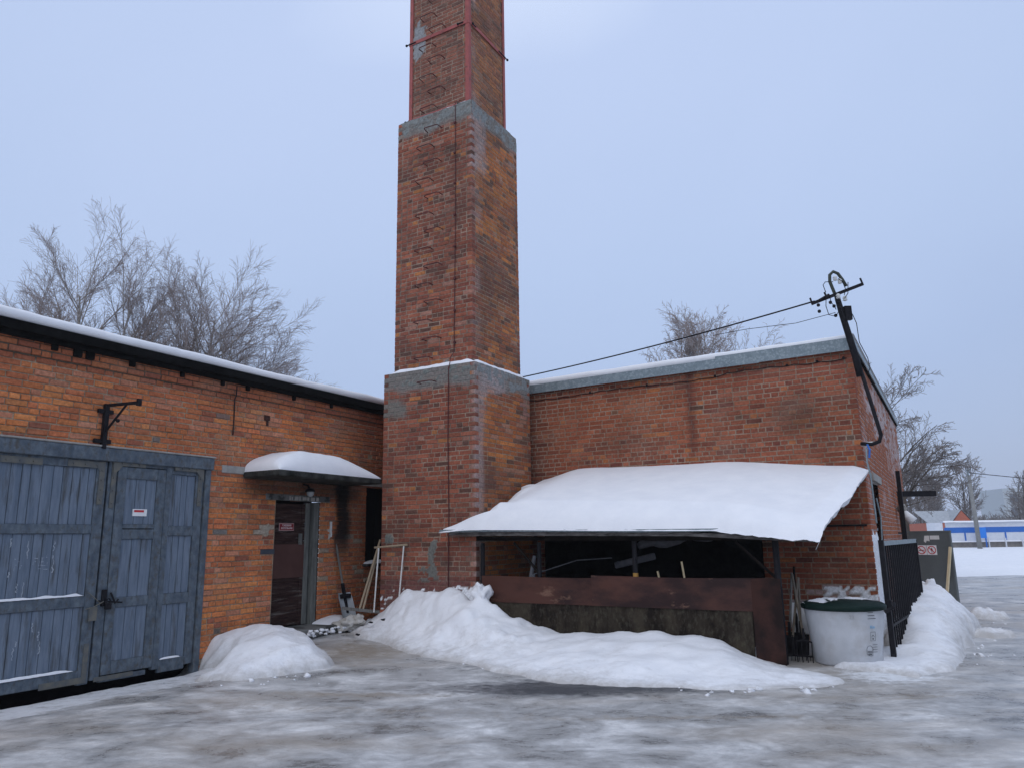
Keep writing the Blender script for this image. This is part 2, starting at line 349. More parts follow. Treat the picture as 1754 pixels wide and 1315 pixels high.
# ---------------------------------------------------------------- brickwork
CH = .077
def brickwall(mb, O, u, n, u0, u1, z0, z1, colf, mortf, holes=(), rng=None, jit=.002, depth=.10, rec=.010, woven=(False, False), par=0, headers=.25, proj=None, gap=.011, patch=None, res=.05, miss=0.0, stain_shade=None):
    O, u, n = V(O), V(u), V(n); rng = rng or random.Random(1); up = V((0, 0, 1))
    K = int(round((z1 - z0) / CH))
    for k in range(K):
        za, zb = z0 + k*CH + gap/2, z0 + (k+1)*CH - gap/2; zc = (za + zb) / 2
        a0 = u0 + (.125 if woven[0] and (k + par) % 2 else 0); a1 = u1 - (.125 if woven[1] and (k + par) % 2 else 0)
        iv = [(a0, a1)]
        for (h0, h1, y0, y1) in holes:
            if zc > y0 and zc < y1:
                nv = []
                for (p, q) in iv:
                    if h1 <= p or h0 >= q: nv.append((p, q)); continue
                    if h0 > p: nv.append((p, h0))
                    if h1 < q: nv.append((h1, q))
                iv = nv
        for (p, q) in iv:
            x = p; first = True
            hrow = rng.random() < .16
            while x < q - .02:
                w = .12 if (hrow or rng.random() < headers) else .25
                if first and (k % 2) and not hrow: w = rng.choice((.12, .185))
                first = False
                w = w * (1 + rng.uniform(-.03, .03)); e_ = x + w
                if q - e_ < .06: e_ = q
                xa, xb = x + (gap/2 if x > p else 0), e_ - (gap/2 if e_ < q else 0)
                x = e_
                if rng.random() < miss: continue
                c = colf((xa + xb) / 2, zc, rng)
                if c is None: continue
                c = (c[0]*1.05, c[1]*1.01, c[2]*.98)
                pj = (proj(zc) if proj else 0) + rng.uniform(-jit, jit) * 1.5
                dz = rng.uniform(-jit, jit) * .6
                ch = .004 + jit * .8
                j = lambda: rng.uniform(-jit, jit) * .8
                bk = [O + u*(xa if i in (0, 3) else xb) + up*((za if i < 2 else zb) + dz) - n*depth for i in range(4)]
                md = [O + u*(xa if i in (0, 3) else xb) + up*((za if i < 2 else zb) + dz) + n*(pj - ch) for i in range(4)]
                fr = [O + u*((xa + ch + j()) if i in (0, 3) else (xb - ch + j())) + up*(((za + ch) if i < 2 else (zb - ch)) + dz + j()) + n*(pj + j()*.6) for i in range(4)]
                def vc(p_, c_=c):
                    a_ = (p_ - O).dot(u); z_ = (p_ - O).z; k_ = 1 + .16*noise.noise(V((a_*23, z_*31, 5))); c2 = tuple(q_*k_ for q_ in c_)
                    if stain_shade:
                        for sc_, am_ in stain_shade(a_, z_): c2 = mixc(c2, sc_, max(0, min(1, am_)))
                    return c2
                B_ = [mb.vert(p_, c) for p_ in bk]; M_ = [mb.vert(p_, vc(p_)) for p_ in md]
                nn = 3 if xb - xa > .17 else 2
                fb = [fr[0].lerp(fr[1], i/nn) + n*(rng.uniform(-.5, .5)*jit*(0 < i < nn)) + up*(rng.uniform(-.6, .6)*jit*(0 < i < nn)) for i in range(nn+1)]
                ft = [fr[3].lerp(fr[2], i/nn) + n*(rng.uniform(-.5, .5)*jit*(0 < i < nn)) + up*(rng.uniform(-.6, .6)*jit*(0 < i < nn)) for i in range(nn+1)]
                FB = [mb.vert(p_, vc(p_)) for p_ in fb]; FT = [mb.vert(p_, vc(p_)) for p_ in ft]
                flip = (u.cross(up)).dot(n) < 0
                def ad(f): mb.f.append(tuple(reversed(f)) if flip else tuple(f))
                for i in range(nn): ad((FB[i], FB[i+1], FT[i+1], FT[i]))
                ad([M_[0], M_[1]] + FB[::-1]); ad([M_[1], M_[2], FT[-1], FB[-1]]); ad([M_[2], M_[3]] + FT); ad([M_[3], M_[0], FB[0], FT[0]])
                for i in range(4):
                    i2 = (i+1) % 4; ad((B_[i], B_[i2], M_[i2], M_[i]))
    # mortar bed, raised over the bricks where plaster or caked snow covers them
    nu, nv = max(2, int((u1-u0)/res)), max(2, int((z1-z0)/res)); idx = {}
    for j_ in range(nv + 1):
        for i_ in range(nu + 1):
            a = u0 + (u1-u0)*i_/nu; z = z0 + (z1-z0)*j_/nv
            c = mortf(a, z); pz = (patch(a, z) if patch else None)
            if stain_shade:
                for sc_, am_ in stain_shade(a, z): c = mixc(c, sc_, max(0, min(1, am_)))
            off = -rec + (proj(z) if proj else 0) + .002 * noise.noise(V((a*9, z*9, 0)))
            if pz and pz[0] > 0: off = lerp(off, .006 + (proj(z) if proj else 0), min(1, pz[0])); c = mixc(c, pz[1], min(1, pz[0]*1.5))
            if woven[0] and i_ == 0 or woven[1] and i_ == nu: pass
            aa = a + (rec if (i_ == 0 and woven[0]) else 0) - (rec if (i_ == nu and woven[1]) else 0)
            idx[i_, j_] = mb.vert(O + u*aa + up*z + n*off, c)
    flip = (u.cross(up)).dot(n) < 0
    for j_ in range(nv):
        for i_ in range(nu):
            a = u0 + (u1-u0)*(i_+.5)/nu; z = z0 + (z1-z0)*(j_+.5)/nv
            if any(h0 < a < h1 and y0 < z < y1 for h0, h1, y0, y1 in holes): continue
            q = (idx[i_, j_], idx[i_+1, j_], idx[i_+1, j_+1], idx[i_, j_+1]); mb.f.append(tuple(reversed(q)) if flip else q)
def shade(c, rng, a=.18):
    k = 1 + rng.uniform(-a, a); return tuple(max(0, x*k) for x in c)
def pick(rng, pal):
    r = rng.random() * sum(w for w, _ in pal)
    for w, c in pal:
        r -= w
        if r <= 0: return c
    return pal[-1][1]
GREY = (.17, .18, .165)
# ================================================================ LEFT BUILDING
LB = empty('brick_garage', PL, AL, 'low orange brick garage block with blue double gates and a snowy flat roof', 'building')
palL = [(6, (.50, .175, .065)), (4, (.44, .145, .065)), (2.2, (.54, .21, .075)), (2.2, (.46, .20, .12)), (.9, (.29, .105, .065)), (.08, (.16, .15, .14))]
def colL(a, z, rng):
    c = shade(pick(rng, palL), rng)
    t = fbm(a*.5, z*.9, 5)
    c = mixc(c, (.36, .12, .06), max(0, min(.6, t*.9)))
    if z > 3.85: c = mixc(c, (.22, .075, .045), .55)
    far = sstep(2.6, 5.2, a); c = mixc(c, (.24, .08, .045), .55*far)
    if exp(-((a-2.2)/.16)**2 - ((z-1.95)/.14)**2) > .5 and rng.random() < .8: c = (.36, .32, .26)
    if z < 1.9 and rng.random() < .03: c = (.30, .24, .18)
    return c
def mortL(a, z):
    c = mixc((.36, .28, .19), (.24, .18, .125), max(0, min(1, .5 + fbm(a*3, z*3, 2))))
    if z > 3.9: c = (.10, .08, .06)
    return c
def stain_shadeL(a, z):
    n_ = fbm(a*1.1, z*1.6, 33)
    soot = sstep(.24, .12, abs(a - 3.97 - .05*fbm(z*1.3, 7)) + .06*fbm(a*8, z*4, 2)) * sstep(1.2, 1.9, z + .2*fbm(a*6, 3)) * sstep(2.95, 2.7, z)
    return (((.12, .065, .045), .55*max(0, n_)), ((.33, .22, .15), .45*max(0, fbm(a*1.7, z*2.3, 50) - .05)), ((.05, .03, .024), .75*sstep(2.30, 2.60, z)*sstep(2.95, 2.8, z)*sstep(1.5, 2.0, a)*sstep(4.6, 4.2, a)), ((.011, .010, .010), .97*soot))  # dark brown band just below the canopy is painted shade; the rest are stains
def patchL(a, z):
    d = exp(-((a-2.22)/.13)**2 - ((z-1.95)/.11)**2)
    if d > .55 + .25*fbm(a*12, z*12): return (1, (.33, .29, .23))
    d = exp(-((a-3.64)/.05)**2 - ((z-1.92)/.13)**2)
    if d > .5 + .2*fbm(a*14, z*14): return (1, (.42, .42, .38))
    return None
GX0, GX1, GZ1 = -2.08, 1.10, 2.90
L_END = 6.9
holesL = [(GX0, GX1, -.2, GZ1), (2.38, 3.40, 0, 2.42), (4.60, 5.45, 1.36, 2.72)]
b = MB()
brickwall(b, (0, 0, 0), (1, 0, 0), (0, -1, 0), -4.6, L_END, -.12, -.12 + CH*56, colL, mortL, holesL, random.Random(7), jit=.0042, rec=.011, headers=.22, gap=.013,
          proj=lambda z: .035 if z > 3.97 else 0, patch=patchL, miss=.002, stain_shade=stain_shadeL)
b.box((-4.6, .10, -.1), (L_END, .14, -.09)); b.build('wall', masonry, LB, colors=True)
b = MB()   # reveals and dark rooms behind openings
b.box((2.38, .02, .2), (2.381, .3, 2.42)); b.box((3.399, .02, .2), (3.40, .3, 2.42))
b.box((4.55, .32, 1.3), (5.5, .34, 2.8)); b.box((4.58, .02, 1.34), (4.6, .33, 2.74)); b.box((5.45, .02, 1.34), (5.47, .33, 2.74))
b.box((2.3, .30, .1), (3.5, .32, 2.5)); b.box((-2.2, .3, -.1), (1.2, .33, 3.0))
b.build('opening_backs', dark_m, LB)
b = MB(); b.box((4.58, .14, 1.36), (5.46, .19, 2.72)); b.box((4.98, .1, 1.36), (5.04, .14, 2.72)); wn = b.build('window', dark_m, LB)
b = MB(); b.box((4.52, -.10, 1.31), (5.5, .1, 1.36), bev=.01); b.build('sill', conc, wn)
b = MB(); b.box((4.25, -.012, 2.76), (5.5, .02, 2.84)); b.build('window_lintel', conc_light, LB)
b = MB(); b.box((1.30, -.014, 2.78), (1.80, .05, 2.895), bev=.01); b.build('canopy_anchor_block', conc_light, LB)
# roof: tarred eave, deck
b = MB(); b.box((-4.9, -.17, 4.19), (7.0, 9.0, 4.30)); b.box((-4.9, -.10, 4.13), (7.0, .02, 4.19)); rf = b.build('roof', tar_m, LB)
for s_, w in ((-1.35, .07), (-1.08, .10), (-.92, .1), (-.33, .07), (.45, .05), (1.15, .05), (1.62, .06), (2.6, .05), (3.5, .05)): b = MB(); b.box((s_, -.075, 4.06 - .02*(w > .08)), (s_ + w, -.036, 4.135)); b.build('eave_block', tar_m, rf)
# snow on the roof (rounded front edge)
def snow_slab(name, parent_frame, x0, x1, prof, y1, lab, cat='snow', nx=160, seed=0, amp=.02, rz=0, loc=(0, 0, 0), skew=0):
    o = MB()
    def fn(a, t):
        x = lerp(x0, x1, a); k = t * (len(prof)); i = min(len(prof)-1, int(k))
        if i >= len(prof)-1: y, z = (prof[-1][0], prof[-1][1]) if k < len(prof)-.5 else (y1, prof[-1][1])
        else: f_ = k - i; y = lerp(prof[i][0], prof[i+1][0], f_); z = lerp(prof[i][1], prof[i+1][1], f_)
        w_ = amp * fbm(x*.8, seed, y*.5) * (1 if i > 0 else .4)
        return (x - skew*max(0, y), y - w_*.8, z + w_)
    nv = len(prof) * 2
    o.grid(nx, nv, fn)
    r = o.build(name, snow_m, None, smooth=True); r.location = loc; r.rotation_euler = (0, 0, rz); return tag(r, lab, cat)
snow_slab('snow_layer', LB, -4.9, 7.0, [(-.15, 4.302), (-.185, 4.33), (-.185, 4.38), (-.15, 4.42), (-.06, 4.445), (.25, 4.455), (1.5, 4.46)], 9.0,
          'long smooth strip of snow along the flat garage roof edge', rz=AL, loc=PL, seed=3)

# gate -------------------------------------------------------------
fr = MB()
fr.box((GX0 - .03, -.05, GZ1 - .10), (GX1 + .03, .06, GZ1 + .07), bev=.01)
fr.box((GX1 - .09, -.03, .02), (GX1, .08, GZ1 - .10), bev=.006); fr.box((GX0, -.03, .02), (GX0 + .09, .08, GZ1 - .10))
fr.build('gate_frame', blue_frame, LB)
b = MB(); b.box((GX0 - .05, -.06, GZ1 + .071), (GX1 + .05, .0, GZ1 + .095), bev=.008); b.build('gate_mortar_bead', conc_light, LB)
def planks(mb, x0, x1, z0, z1, y, rng, w=.115):
    x = x0
    while x < x1 - .01:
        e_ = min(x1, x + w * rng.uniform(.85, 1.15))
        if x1 - e_ < .03: e_ = x1
        dy = rng.uniform(-.002, .002)
        mb.box((x + .0028, y + dy, z0), (e_ - .0028, y + .03, z1), bev=.004); x = e_
rg = random.Random(5)
# left leaf
s0, s1 = -1.98, -.47
LF = MB()
for x0, x1 in ((s0, s0 + .13), (-.60, s1)): LF.box((x0, .0, .13), (x1, .06, 2.80), bev=.006)
for z0, z1 in ((2.70, 2.80), (1.90, 2.01), (1.03, 1.16), (.17, .30)): LF.box((s0 + .13, .002, z0), (-.60, .055, z1), bev=.006)
leafL = LF.build('gate_leaf', blue_frame, LB); leafL['label'] = 'wide left gate leaf with three plank panels'
pb = MB()
for z0, z1 in ((2.01, 2.70), (1.16, 1.90), (.30, 1.03)): planks(pb, s0 + .13, -.60, z0, z1, .022, rg)
pb.build('plank_panel', blue_paint, leafL)
sb = MB()
for xa, xb, z in ((-1.75, -1.28, 2.73), (-.98, -.53, 2.745)):
    sb.box((xa, -.008, z - .035), (xb, .0, z + .04))
    for k in range(3): sb.tube([(xa + .07 + k*.15, -.02, z), (xa + .07 + k*.15, -.006, z)], .014, 8)
    sb.build('hinge_strap', strap_m, leafL); sb = MB()
sb.box((-.575, -.010, 2.26), (-.505, -.001, 2.79)); sb.poly([(-.66, -.011, 2.775), (-.51, -.011, 2.60), (-.51, -.011, 2.775)])
for k in range(4): sb.tube([(-.54, -.022, 2.32 + k*.12), (-.54, -.008, 2.32 + k*.12)], .012, 8)
sb.build('corner_strap', strap_m, leafL); sb = MB(); sb.box((-1.05, -.008, .15), (-.50, .0, .22)); sb.box((-.56, -.009, .22), (-.50, -.001, .60))
sb.build('hinge_strap', strap_m, leafL)
# right leaf with wicket
s0, s1 = -.445, 1.0
LF = MB()
for x0, x1 in ((s0, -.33), (.385, .475), (.875, s1)): LF.box((x0, .0, .16), (x1, .06, 2.86), bev=.006)
LF.box((-.33, .002, 2.76), (.875, .055, 2.86), bev=.006)
for z0, z1 in ((1.87, 2.0), (.97, 1.11), (.11, .27), (2.70, 2.76)): LF.box((.475, .003, z0), (.875, .055, z1), bev=.006)
LF.box((-.33, .002, .12), (.30, .055, .18), bev=.004)
leafR = LF.build('gate_leaf', blue_frame, LB); leafR['label'] = 'right gate leaf with a wicket door and side panel'
pb = MB()
for z0, z1 in ((2.0, 2.70), (1.11, 1.87), (.27, .97)): planks(pb, .475, .875, z0, z1, .024, rg, .10)
pb.build('plank_panel', blue_paint, leafR)
wk = MB(); y = -.012
for x0, x1 in ((-.322, -.20), (.25, .377)): wk.box((x0, y, .20), (x1, .03, 2.75), bev=.006)
for z0, z1 in ((2.60, 2.75), (1.965, 2.02), (1.83, 1.955), (.99, 1.11), (.20, .35)): wk.box((-.20, y + .002, z0), (.25, .03, z1), bev=.006)
wicket = wk.build('wicket_door', blue_frame, leafR)
pb = MB()
for z0, z1 in ((2.02, 2.60), (1.11, 1.83), (.35, .99)): planks(pb, -.20, .25, z0, z1, .008, rg, .15)
o_ = pb.build('wicket_planks', blue_paint, leafR)
sb = MB()
for xa, xb, z in ((-.40, .05, 2.79), (.50, .93, 2.79)):
    sb.box((xa, -.021, z - .035), (xb, -.013, z + .035))
    for k in range(3): sb.tube([(xa + .12 + k*.12, -.034, z), (xa + .12 + k*.12, -.02, z)], .013, 8)
    sb.build('hinge_strap', strap_m, leafR); sb = MB()
sb.poly([(-.40, -.023, 2.82), (-.40, -.023, 2.62), (-.22, -.023, 2.82)]); sb.poly([(.98, -.023, 2.82), (.80, -.023, 2.82), (.98, -.023, 2.62)])
sb.box((-.41, -.012, 2.22), (-.35, -.003, 2.80)); sb.box((.90, -.012, 2.28), (.965, -.003, 2.80))
for k in range(3): sb.tube([(.932, -.024, 2.34 + k*.16), (.932, -.011, 2.34 + k*.16)], .012, 8); sb.tube([(-.38, -.024, 2.28 + k*.16), (-.38, -.011, 2.28 + k*.16)], .012, 8)
sb.build('corner_strap', strap_m, leafR); sb = MB(); sb.box((-.40, -.008, .14), (.12, .0, .19)); sb.build('hinge_strap', strap_m, leafR)
sb = MB()   # bolt, chain and padlock
sb.box((-.40, -.03, 1.02), (-.34, -.002, 1.22)); sb.bar((-.46, -.05, 1.09), (-.14, -.04, 1.05), .025, .02); sb.tube([(-.30, -.04, 1.18), (-.25, -.07, 1.05), (-.20, -.05, 1.09)], .012)
sb.box((-.37, -.075, .98), (-.29, -.035, 1.06), bev=.01)
ang = [pi*k/8 for k in range(9)]; sb.tube([(-.33 + .028*cos(a), -.055, 1.06 + .05*sin(a)) for a in ang], .008, 6)
sb.build('padlock_and_bolt', black_m, leafR)
sb = MB(); sb.tube([(-.58, -.02, 1.20), (-.50, -.05, 1.12), (-.43, -.05, 1.06), (-.40, -.06, 1.08), (-.52, -.05, 1.02), (-.60, -.02, 1.0)], .006, 6); sb.box((-.55, -.03, .86), (-.45, -.012, 1.02))
sb.build('wire_tie', strap_m, leafL)
b = MB(); b.box((-.07, -.006, 2.125), (.13, .008, 2.215)); sg = b.build('gate_sign', white_m, leafR)
b = MB(); b.box((-.055, -.009, 2.175), (.085, -.0065, 2.203)); b.build('red_band', red_m, leafR)
for z in (1.163, .303):
    b = MB(); xa = -1.85; xb = -.62 if z > 1 else -.66
    b.grid(60, 6, lambda a, t: (lerp(xa, xb, a), .022 - .028*t, z + (.026 + .014*noise.noise(V((a*7, z, 2)))) * sin(pi*t)**.5 * min(1, (1-a)*14, a*9 + .2) + .003*noise.noise(V((a*30, t, z)))))
    tag(b.build('snow_ledge', snow_m, None, smooth=True), 'thin line of snow on the %s rail of the left gate leaf' % ('middle' if z > 1 else 'bottom'), 'snow'); bpy.context.view_layer.objects.active = None
    ob = COL.objects[-1]; ob.location = PL; ob.rotation_euler = (0, 0, AL)
b = MB(); b.grid(20, 6, lambda a, t: (lerp(.50, .80, a), .024 - .03*t, .273 + .024 * sin(pi*t)**.5 * sin(pi*a)**.3))
ob = b.build('snow_ledge', snow_m, None, smooth=True); ob.location = PL; ob.rotation_euler = (0, 0, AL); tag(ob, 'short bit of snow on the bottom rail of the right gate leaf', 'snow')
b = MB(); rr = random.Random(8)     # faded white paint marks on the left leaf
for k in range(26):
    x, z = rr.uniform(-1.52, -1.08), rr.choice((1.50, 1.58, 1.54, 1.62)) + rr.uniform(-.012, .012); w_, h_ = (rr.uniform(.015, .05), rr.uniform(.002, .006)) if rr.random() < .6 else (rr.uniform(.002, .005), rr.uniform(.02, .06))
    b.poly([(x, .0190, z), (x + w_, .0190, z + rr.uniform(-.006, .006)), (x + w_, .0190, z + h_), (x, .0190, z + h_*rr.uniform(.6, 1.3))])
for x, z, h in ((-1.33, 1.20, .16), (-1.32, 1.62, .2), (-1.02, 1.45, .2), (-1.03, 1.7, .12), (-1.40, 1.25, .1), (-1.36, .52, .13), (-1.34, .66, .06), (-1.08, .55, .14), (-1.1, .7, .1), (-1.52, 1.75, .1), (-1.5, 1.42, .06), (-1.18, .8, .1)):
    n_ = 6; pts = [(x + rr.uniform(-.01, .01), z + h*i/n_) for i in range(n_+1)]
    for (p, q), (p2, q2) in zip(pts, pts[1:]):
        w = rr.uniform(.003, .010); b.poly([(p - w, .0190, q), (p + w, .0190, q), (p2 + w*.7, .0190, q2), (p2 - w*.7, .0190, q2)])
b.build('white_paint_marks', mat('faded_white_paint', (.36, .39, .43), (.28, .32, .37), bump=0), leafL)

# door -------------------------------------------------------------
d = MB()
for k in range(17):
    z0 = .46 + k*.113; d.box((2.42, .105 + rg.uniform(0, .004), z0), (3.10, .14, z0 + .110), bev=.003)
for x0, x1 in ((2.40, 2.44), (3.06, 3.14)): d.box((x0, .09, .45), (x1, .13, 2.38), bev=.004)
d.box((2.50, .095, .50), (3.0, .12, .66), bev=.01)
door = d.build('entrance_door', door_old, LB)
b = MB(); b.box((2.41, .08, 1.20), (3.13, .088, 1.73)); b.build('metal_sheet', door_sheet, door)
b = MB(); b.box((2.56, .078, 1.945), (2.88, .088, 2.065)); sg = b.build('door_sign', mat('pale_sign_edge', (.42, .26, .25), bump=0), door)
b = MB(); b.box((2.572, .0755, 1.957), (2.868, .0785, 2.053)); b.build('sign_face', dred_m, door)
text('sign_text', 'ГАЗОВАЯ', .042, white_m, door, at(2.72, .0745, 2.028) @ FRONT)
text('sign_text', 'КОТЕЛЬНАЯ', .040, white_m, door, at(2.72, .0745, 1.984) @ FRONT)
b = MB(); b.ball((3.02, .07, 1.76), .018, 1); b.box((3.0, .07, 1.72), (3.07, .09, 1.90)); b.tube([(3.10, .07, 1.78), (3.10, .04, 1.80), (3.10, .04, 2.05), (3.10, .07, 2.07)], .010); b.build('door_handle', strap_m, door)
b = MB(); b.box((3.14, .08, .45), (3.24, .14, 2.40), bev=.005); b.box((3.27, .01, .42), (3.38, .14, 2.41), bev=.006); b.build('door_jamb', mat('grey_painted_jamb', (.085, .09, .08), (.16, .165, .15), scale=5, stretch=(4, 4, .8)), LB)
b = MB(); b.box((2.17, -.012, 2.425), (3.62, .06, 2.52), bev=.006); b.build('door_lintel', conc, LB)
rr = random.Random(4); x = 2.66
while x < 3.35: w = rr.uniform(.02, .10); b = MB(); b.box((x, -.015, 2.43 + rr.uniform(0, .01)), (x + w, -.0125, 2.505 - rr.uniform(0, .02))); x += w + rr.uniform(.008, .05); b.build('whitewash_flake', conc_light, LB)
b = MB(); b.box((2.12, -.008, 1.585), (2.40, .0, 1.66)); b.build('iron_plate', mat('dark_blue_iron', (.03, .04, .055), (.05, .06, .075)), LB)
b = MB(); b.box((3.64, -.02, 1.90), (3.68, .0, 2.10)); b.box((3.66, -.03, 1.84), (3.675, .0, 1.92)); b.build('white_bracket', white_pipe, LB)
b = MB(); b.box((2.25, -.50, .30), (3.95, .14, .44), bev=.02); b.build('door_step', conc, LB)
b = MB()   # thin cable down the wall
b.tube([(1.45, -.045, 4.1), (1.452, -.04, 3.95), (1.45, -.012, 3.9), (1.46, -.010, 3.6), (1.455, -.012, 3.36)], .009, 6); b.build('wall_cable', black_m, LB)
b = MB(); b.box((2.06, -.02, 3.66), (2.16, .0, 3.74)); b.box((2.10, -.012, 3.58), (2.14, .0, 3.67)); b.build('rusty_wall_stub', rust_m, LB)
# lamp over door
LP = empty('bulkhead_lamp', fL(2.98, 0, 2.6), AL, 'round grey lamp hanging under the door canopy', 'lamp')
b = MB(); b.tube([(0, 0, .1), (0, -.10, .08), (0, -.14, .02)], .016); b.lathe([(.02, .03), (.07, .01), (.085, -.03), (.05, -.03)], 20, (0, -.15, 0)); b.build('housing', black_m, LP, smooth=True)
b = MB(); b.ball((0, -.16, -.05), .062, 2); b.build('glass', glass_m, LP, smooth=True)
# canopy
CN = empty('door_canopy', fL(1.7, 0, 2.73), AL, 'thick dark concrete canopy slab over the brown door', 'canopy')
b = MB(); b.box((0, -.76, 0), (2.40, .0, .085), bev=.015); b.build('slab', mat('mossy_black_concrete', (.012, .013, .011), (.06, .06, .055), rough=.95, scale=5, bump=.5, spec=.1), CN)
def pile_patch(name, xa, xb, ya, yb, base, H, nx, ny, lab, frame, seed=0, wl=.3, wr=.6, wf=.1, back=0, amp=.02, mate=None, pw=.5):
    o = MB()
    def fn(a, t):
        # a across, t from back (0) to front (1)
        aa = .5 - .5*cos(pi*a) if False else a
        x = lerp(xa(t), xb(t), aa); y = lerp(ya, yb, t)
        dl = (x - xa(t)); dr = (xb(t) - x); df = abs(yb - y)
        e_ = min(1, max(0, dl/wl))**pw * min(1, max(0, dr/wr))**pw * min(1, max(0, df/wf))**pw
        h = H(x, y) * e_ * (1 + amp*6*fbm(x*.9, y*.9, seed)) + .3*amp*fbm(x*4, y*4, seed) * e_
        return (x, y, base(x, y) + h)
    # non-uniform sampling near the edges
    def warp(v, n=3): return v
    o.grid(nx, ny, lambda a, t: fn(.5 - .5*cos(pi*a), sin(pi/2*t)))
    r = o.build(name, mate or snow_m, None, smooth=True); r.location = frame[0]; r.rotation_euler = (0, 0, frame[1]); return tag(r, lab, 'snow')
pile_patch('snow_layer', lambda t: .015, lambda t: 2.39, 0, -.745, lambda x, y: .088, lambda x, y: .34 - .07*sstep(1.0, 2.4, x), 90, 40,
           'thick loaf of snow on the door canopy', (fL(1.7, 0, 2.73), AL), 2, wl=.55, wr=.9, wf=.16, amp=.012, pw=.42)
# wall bracket
BK = empty('wall_bracket', fL(-.58, 0, 3.0), AL, 'black iron arm bracket fixed to the brick above the blue gate', 'bracket')
b = MB(); b.box((-.025, -.06, -.05), (.03, -.005, .52)); b.box((-.10, -.04, .40), (.10, -.004, .45)); b.box((-.12, -.04, .02), (.10, -.004, .07)); b.build('post', black_m, BK)
b = MB(); b.bar((0, -.04, .50), (.12, -.50, .51), .035, .035); b.bar((0, -.04, .15), (.07, -.34, .50), .02, .02); b.box((.10, -.52, .47), (.15, -.48, .56)); b.ball((.06, -.2, .3), .025, 1); b.build('arm', black_m, BK)

# ================================================================ RIGHT BUILDING
RB = empty('brick_boiler_house', RC, AR, 'dark red brick boiler house with grey metal roof edge behind the shed', 'building')
palR = [(5, (.215, .066, .038)), (4, (.255, .080, .044)), (2, (.29, .098, .055)), (1.2, (.15, .05, .035)), (.7, (.34, .12, .048)), (.1, (.09, .055, .04))]
def colR(a, z, rng):
    c = shade(pick(rng, palR), rng, .14); t = fbm(a*.55, z*.9, 11)
    c = mixc(c, (.40, .14, .055), .55*max(0, t)*(1 if a < -3 else .5))
    c = mixc(c, (.11, .045, .032), .5*sstep(-4.9, -5.8, a))
    c = mixc(c, (.32, .12, .085), .35*sstep(3.6, 4.3, z)*sstep(-2.5, -.5, a))
    if z < 1.0 and a > -1.1 and rng.random() < .5: c = mixc(c, (.6, .62, .64), .35)
    return c
def mortR(a, z): return mixc((.22, .155, .108), (.31, .23, .17), max(0, min(1, .5 + fbm(a*2, z*2, 8))))
def patchR(a, z):
    if a > -.75 and .55 < z < 1.02:
        v = fbm(a*7, z*11, 6) + .25*sstep(.7, .95, z)
        if v > .12: return (1, (.74, .75, .77))
    return None
b = MB(); woR = (False, True)
brickwall(b, (0, 0, 0), (1, 0, 0), (0, -1, 0), -8.2, 0, -.12, -.12 + CH*60, colR, mortR, [], random.Random(3), jit=.002, rec=.0045, gap=.013, woven=woR, headers=.12, patch=patchR, stain_shade=lambda a, z: (((.09, .05, .035), .6*max(0, fbm(a*.8, z*1.3, 44))), ((.30, .20, .15), .35*max(0, fbm(a*1.3, z*2.3, 51))), ((.08, .03, .025), .7*exp(-((a+2.55)/.07)**2)*sstep(2.9, 3.3, z))))
sd_ = radians(92.4)   # side wall direction in this frame
us = V((cos(sd_), sin(sd_), 0)); ns = V((us.y, -us.x, 0))
def colS(a, z, rng):
    c = shade(pick(rng, palR), rng); c = mixc(c, (.36, .14, .07), .5)
    f = .2 + 1.1*fbm(a*.8, z*1.2, 21) + .5*sstep(3.2, 4.2, z) + .9*exp(-(a/.12)**2)*sstep(2.4, 3.6, z) + .45*sstep(2.5, 5, a)*sstep(2.6, 3.2, z) - .35
    if rng.random() < .8: c = mixc(c, (.46, .41, .42), max(0, min(.85, f)))
    if z < 1.75 and a < 1.1: c = (.76, .77, .79)
    if a < .13 and z > .3: c = colR(0, z, rng)
    return c
def mortS(a, z): return (.34, .31, .30) if not (z < 1.75 and a < 1.1) else (.78, .79, .80)
def patchS(a, z):
    if z < 1.72 + .1*fbm(a*3, 1) and a < 1.15 and a > .02: return (1, (.78, .79, .81))
    return None
holesS = [(.95, 2.05, .9, 2.55)]
brickwall(b, (0, 0, 0), us, ns, 0, 9.9, -.12, -.12 + CH*60, colS, mortS, holesS, random.Random(9), jit=.003, rec=.006, woven=(True, False), par=1, patch=patchS)
b.build('wall', masonry, RB, colors=True)
ms = Matrix((us, V((0, 0, 0)) - ns, V((0, 0, 1)))).transposed().to_4x4()
b = MB(); b.box((.9, .18, .85), (2.1, .2, 2.6), ms); b.box((.93, .01, .88), (.95, .2, 2.57), ms); b.box((2.05, .01, .88), (2.07, .2, 2.57), ms); b.build('side_opening', dark_m, RB)
b = MB(); b.box((.78, -.05, 2.56), (2.22, .06, 2.68), ms, bev=.006); b.build('side_lintel', conc_light, RB)
b = MB(); b.box((1.02, .06, .9), (1.10, .14, 2.5), ms); b.box((1.10, .07, 1.8), (2.0, .1, 1.84), ms); b.tube([ms @ V((1.15, -.02, 2.3)), ms @ V((1.2, -.05, 2.0)), ms @ V((1.16, -.03, 1.6)), ms @ V((1.2, -.05, 1.2))], .012); b.build('side_grille', galv, RB)
b = MB()   # roof deck + flashing
xe = lambda y: -.0419*y
b.poly([(-8.2, -.03, 4.50), (xe(9.9)-8, 9.9, 4.50), (xe(9.9) + .03, 9.9, 4.50), (.03, -.03, 4.50)]); b.poly([(-8.2, -.03, 4.56), (.03, -.03, 4.56), (xe(9.9) + .03, 9.9, 4.56), (xe(9.9)-8, 9.9, 4.56)]); b.quad((.03, -.03, 4.50), (xe(9.9) + .03, 9.9, 4.50), (xe(9.9) + .03, 9.9, 4.56), (.03, -.03, 4.56)); rf = b.build('roof', tar_m, RB)
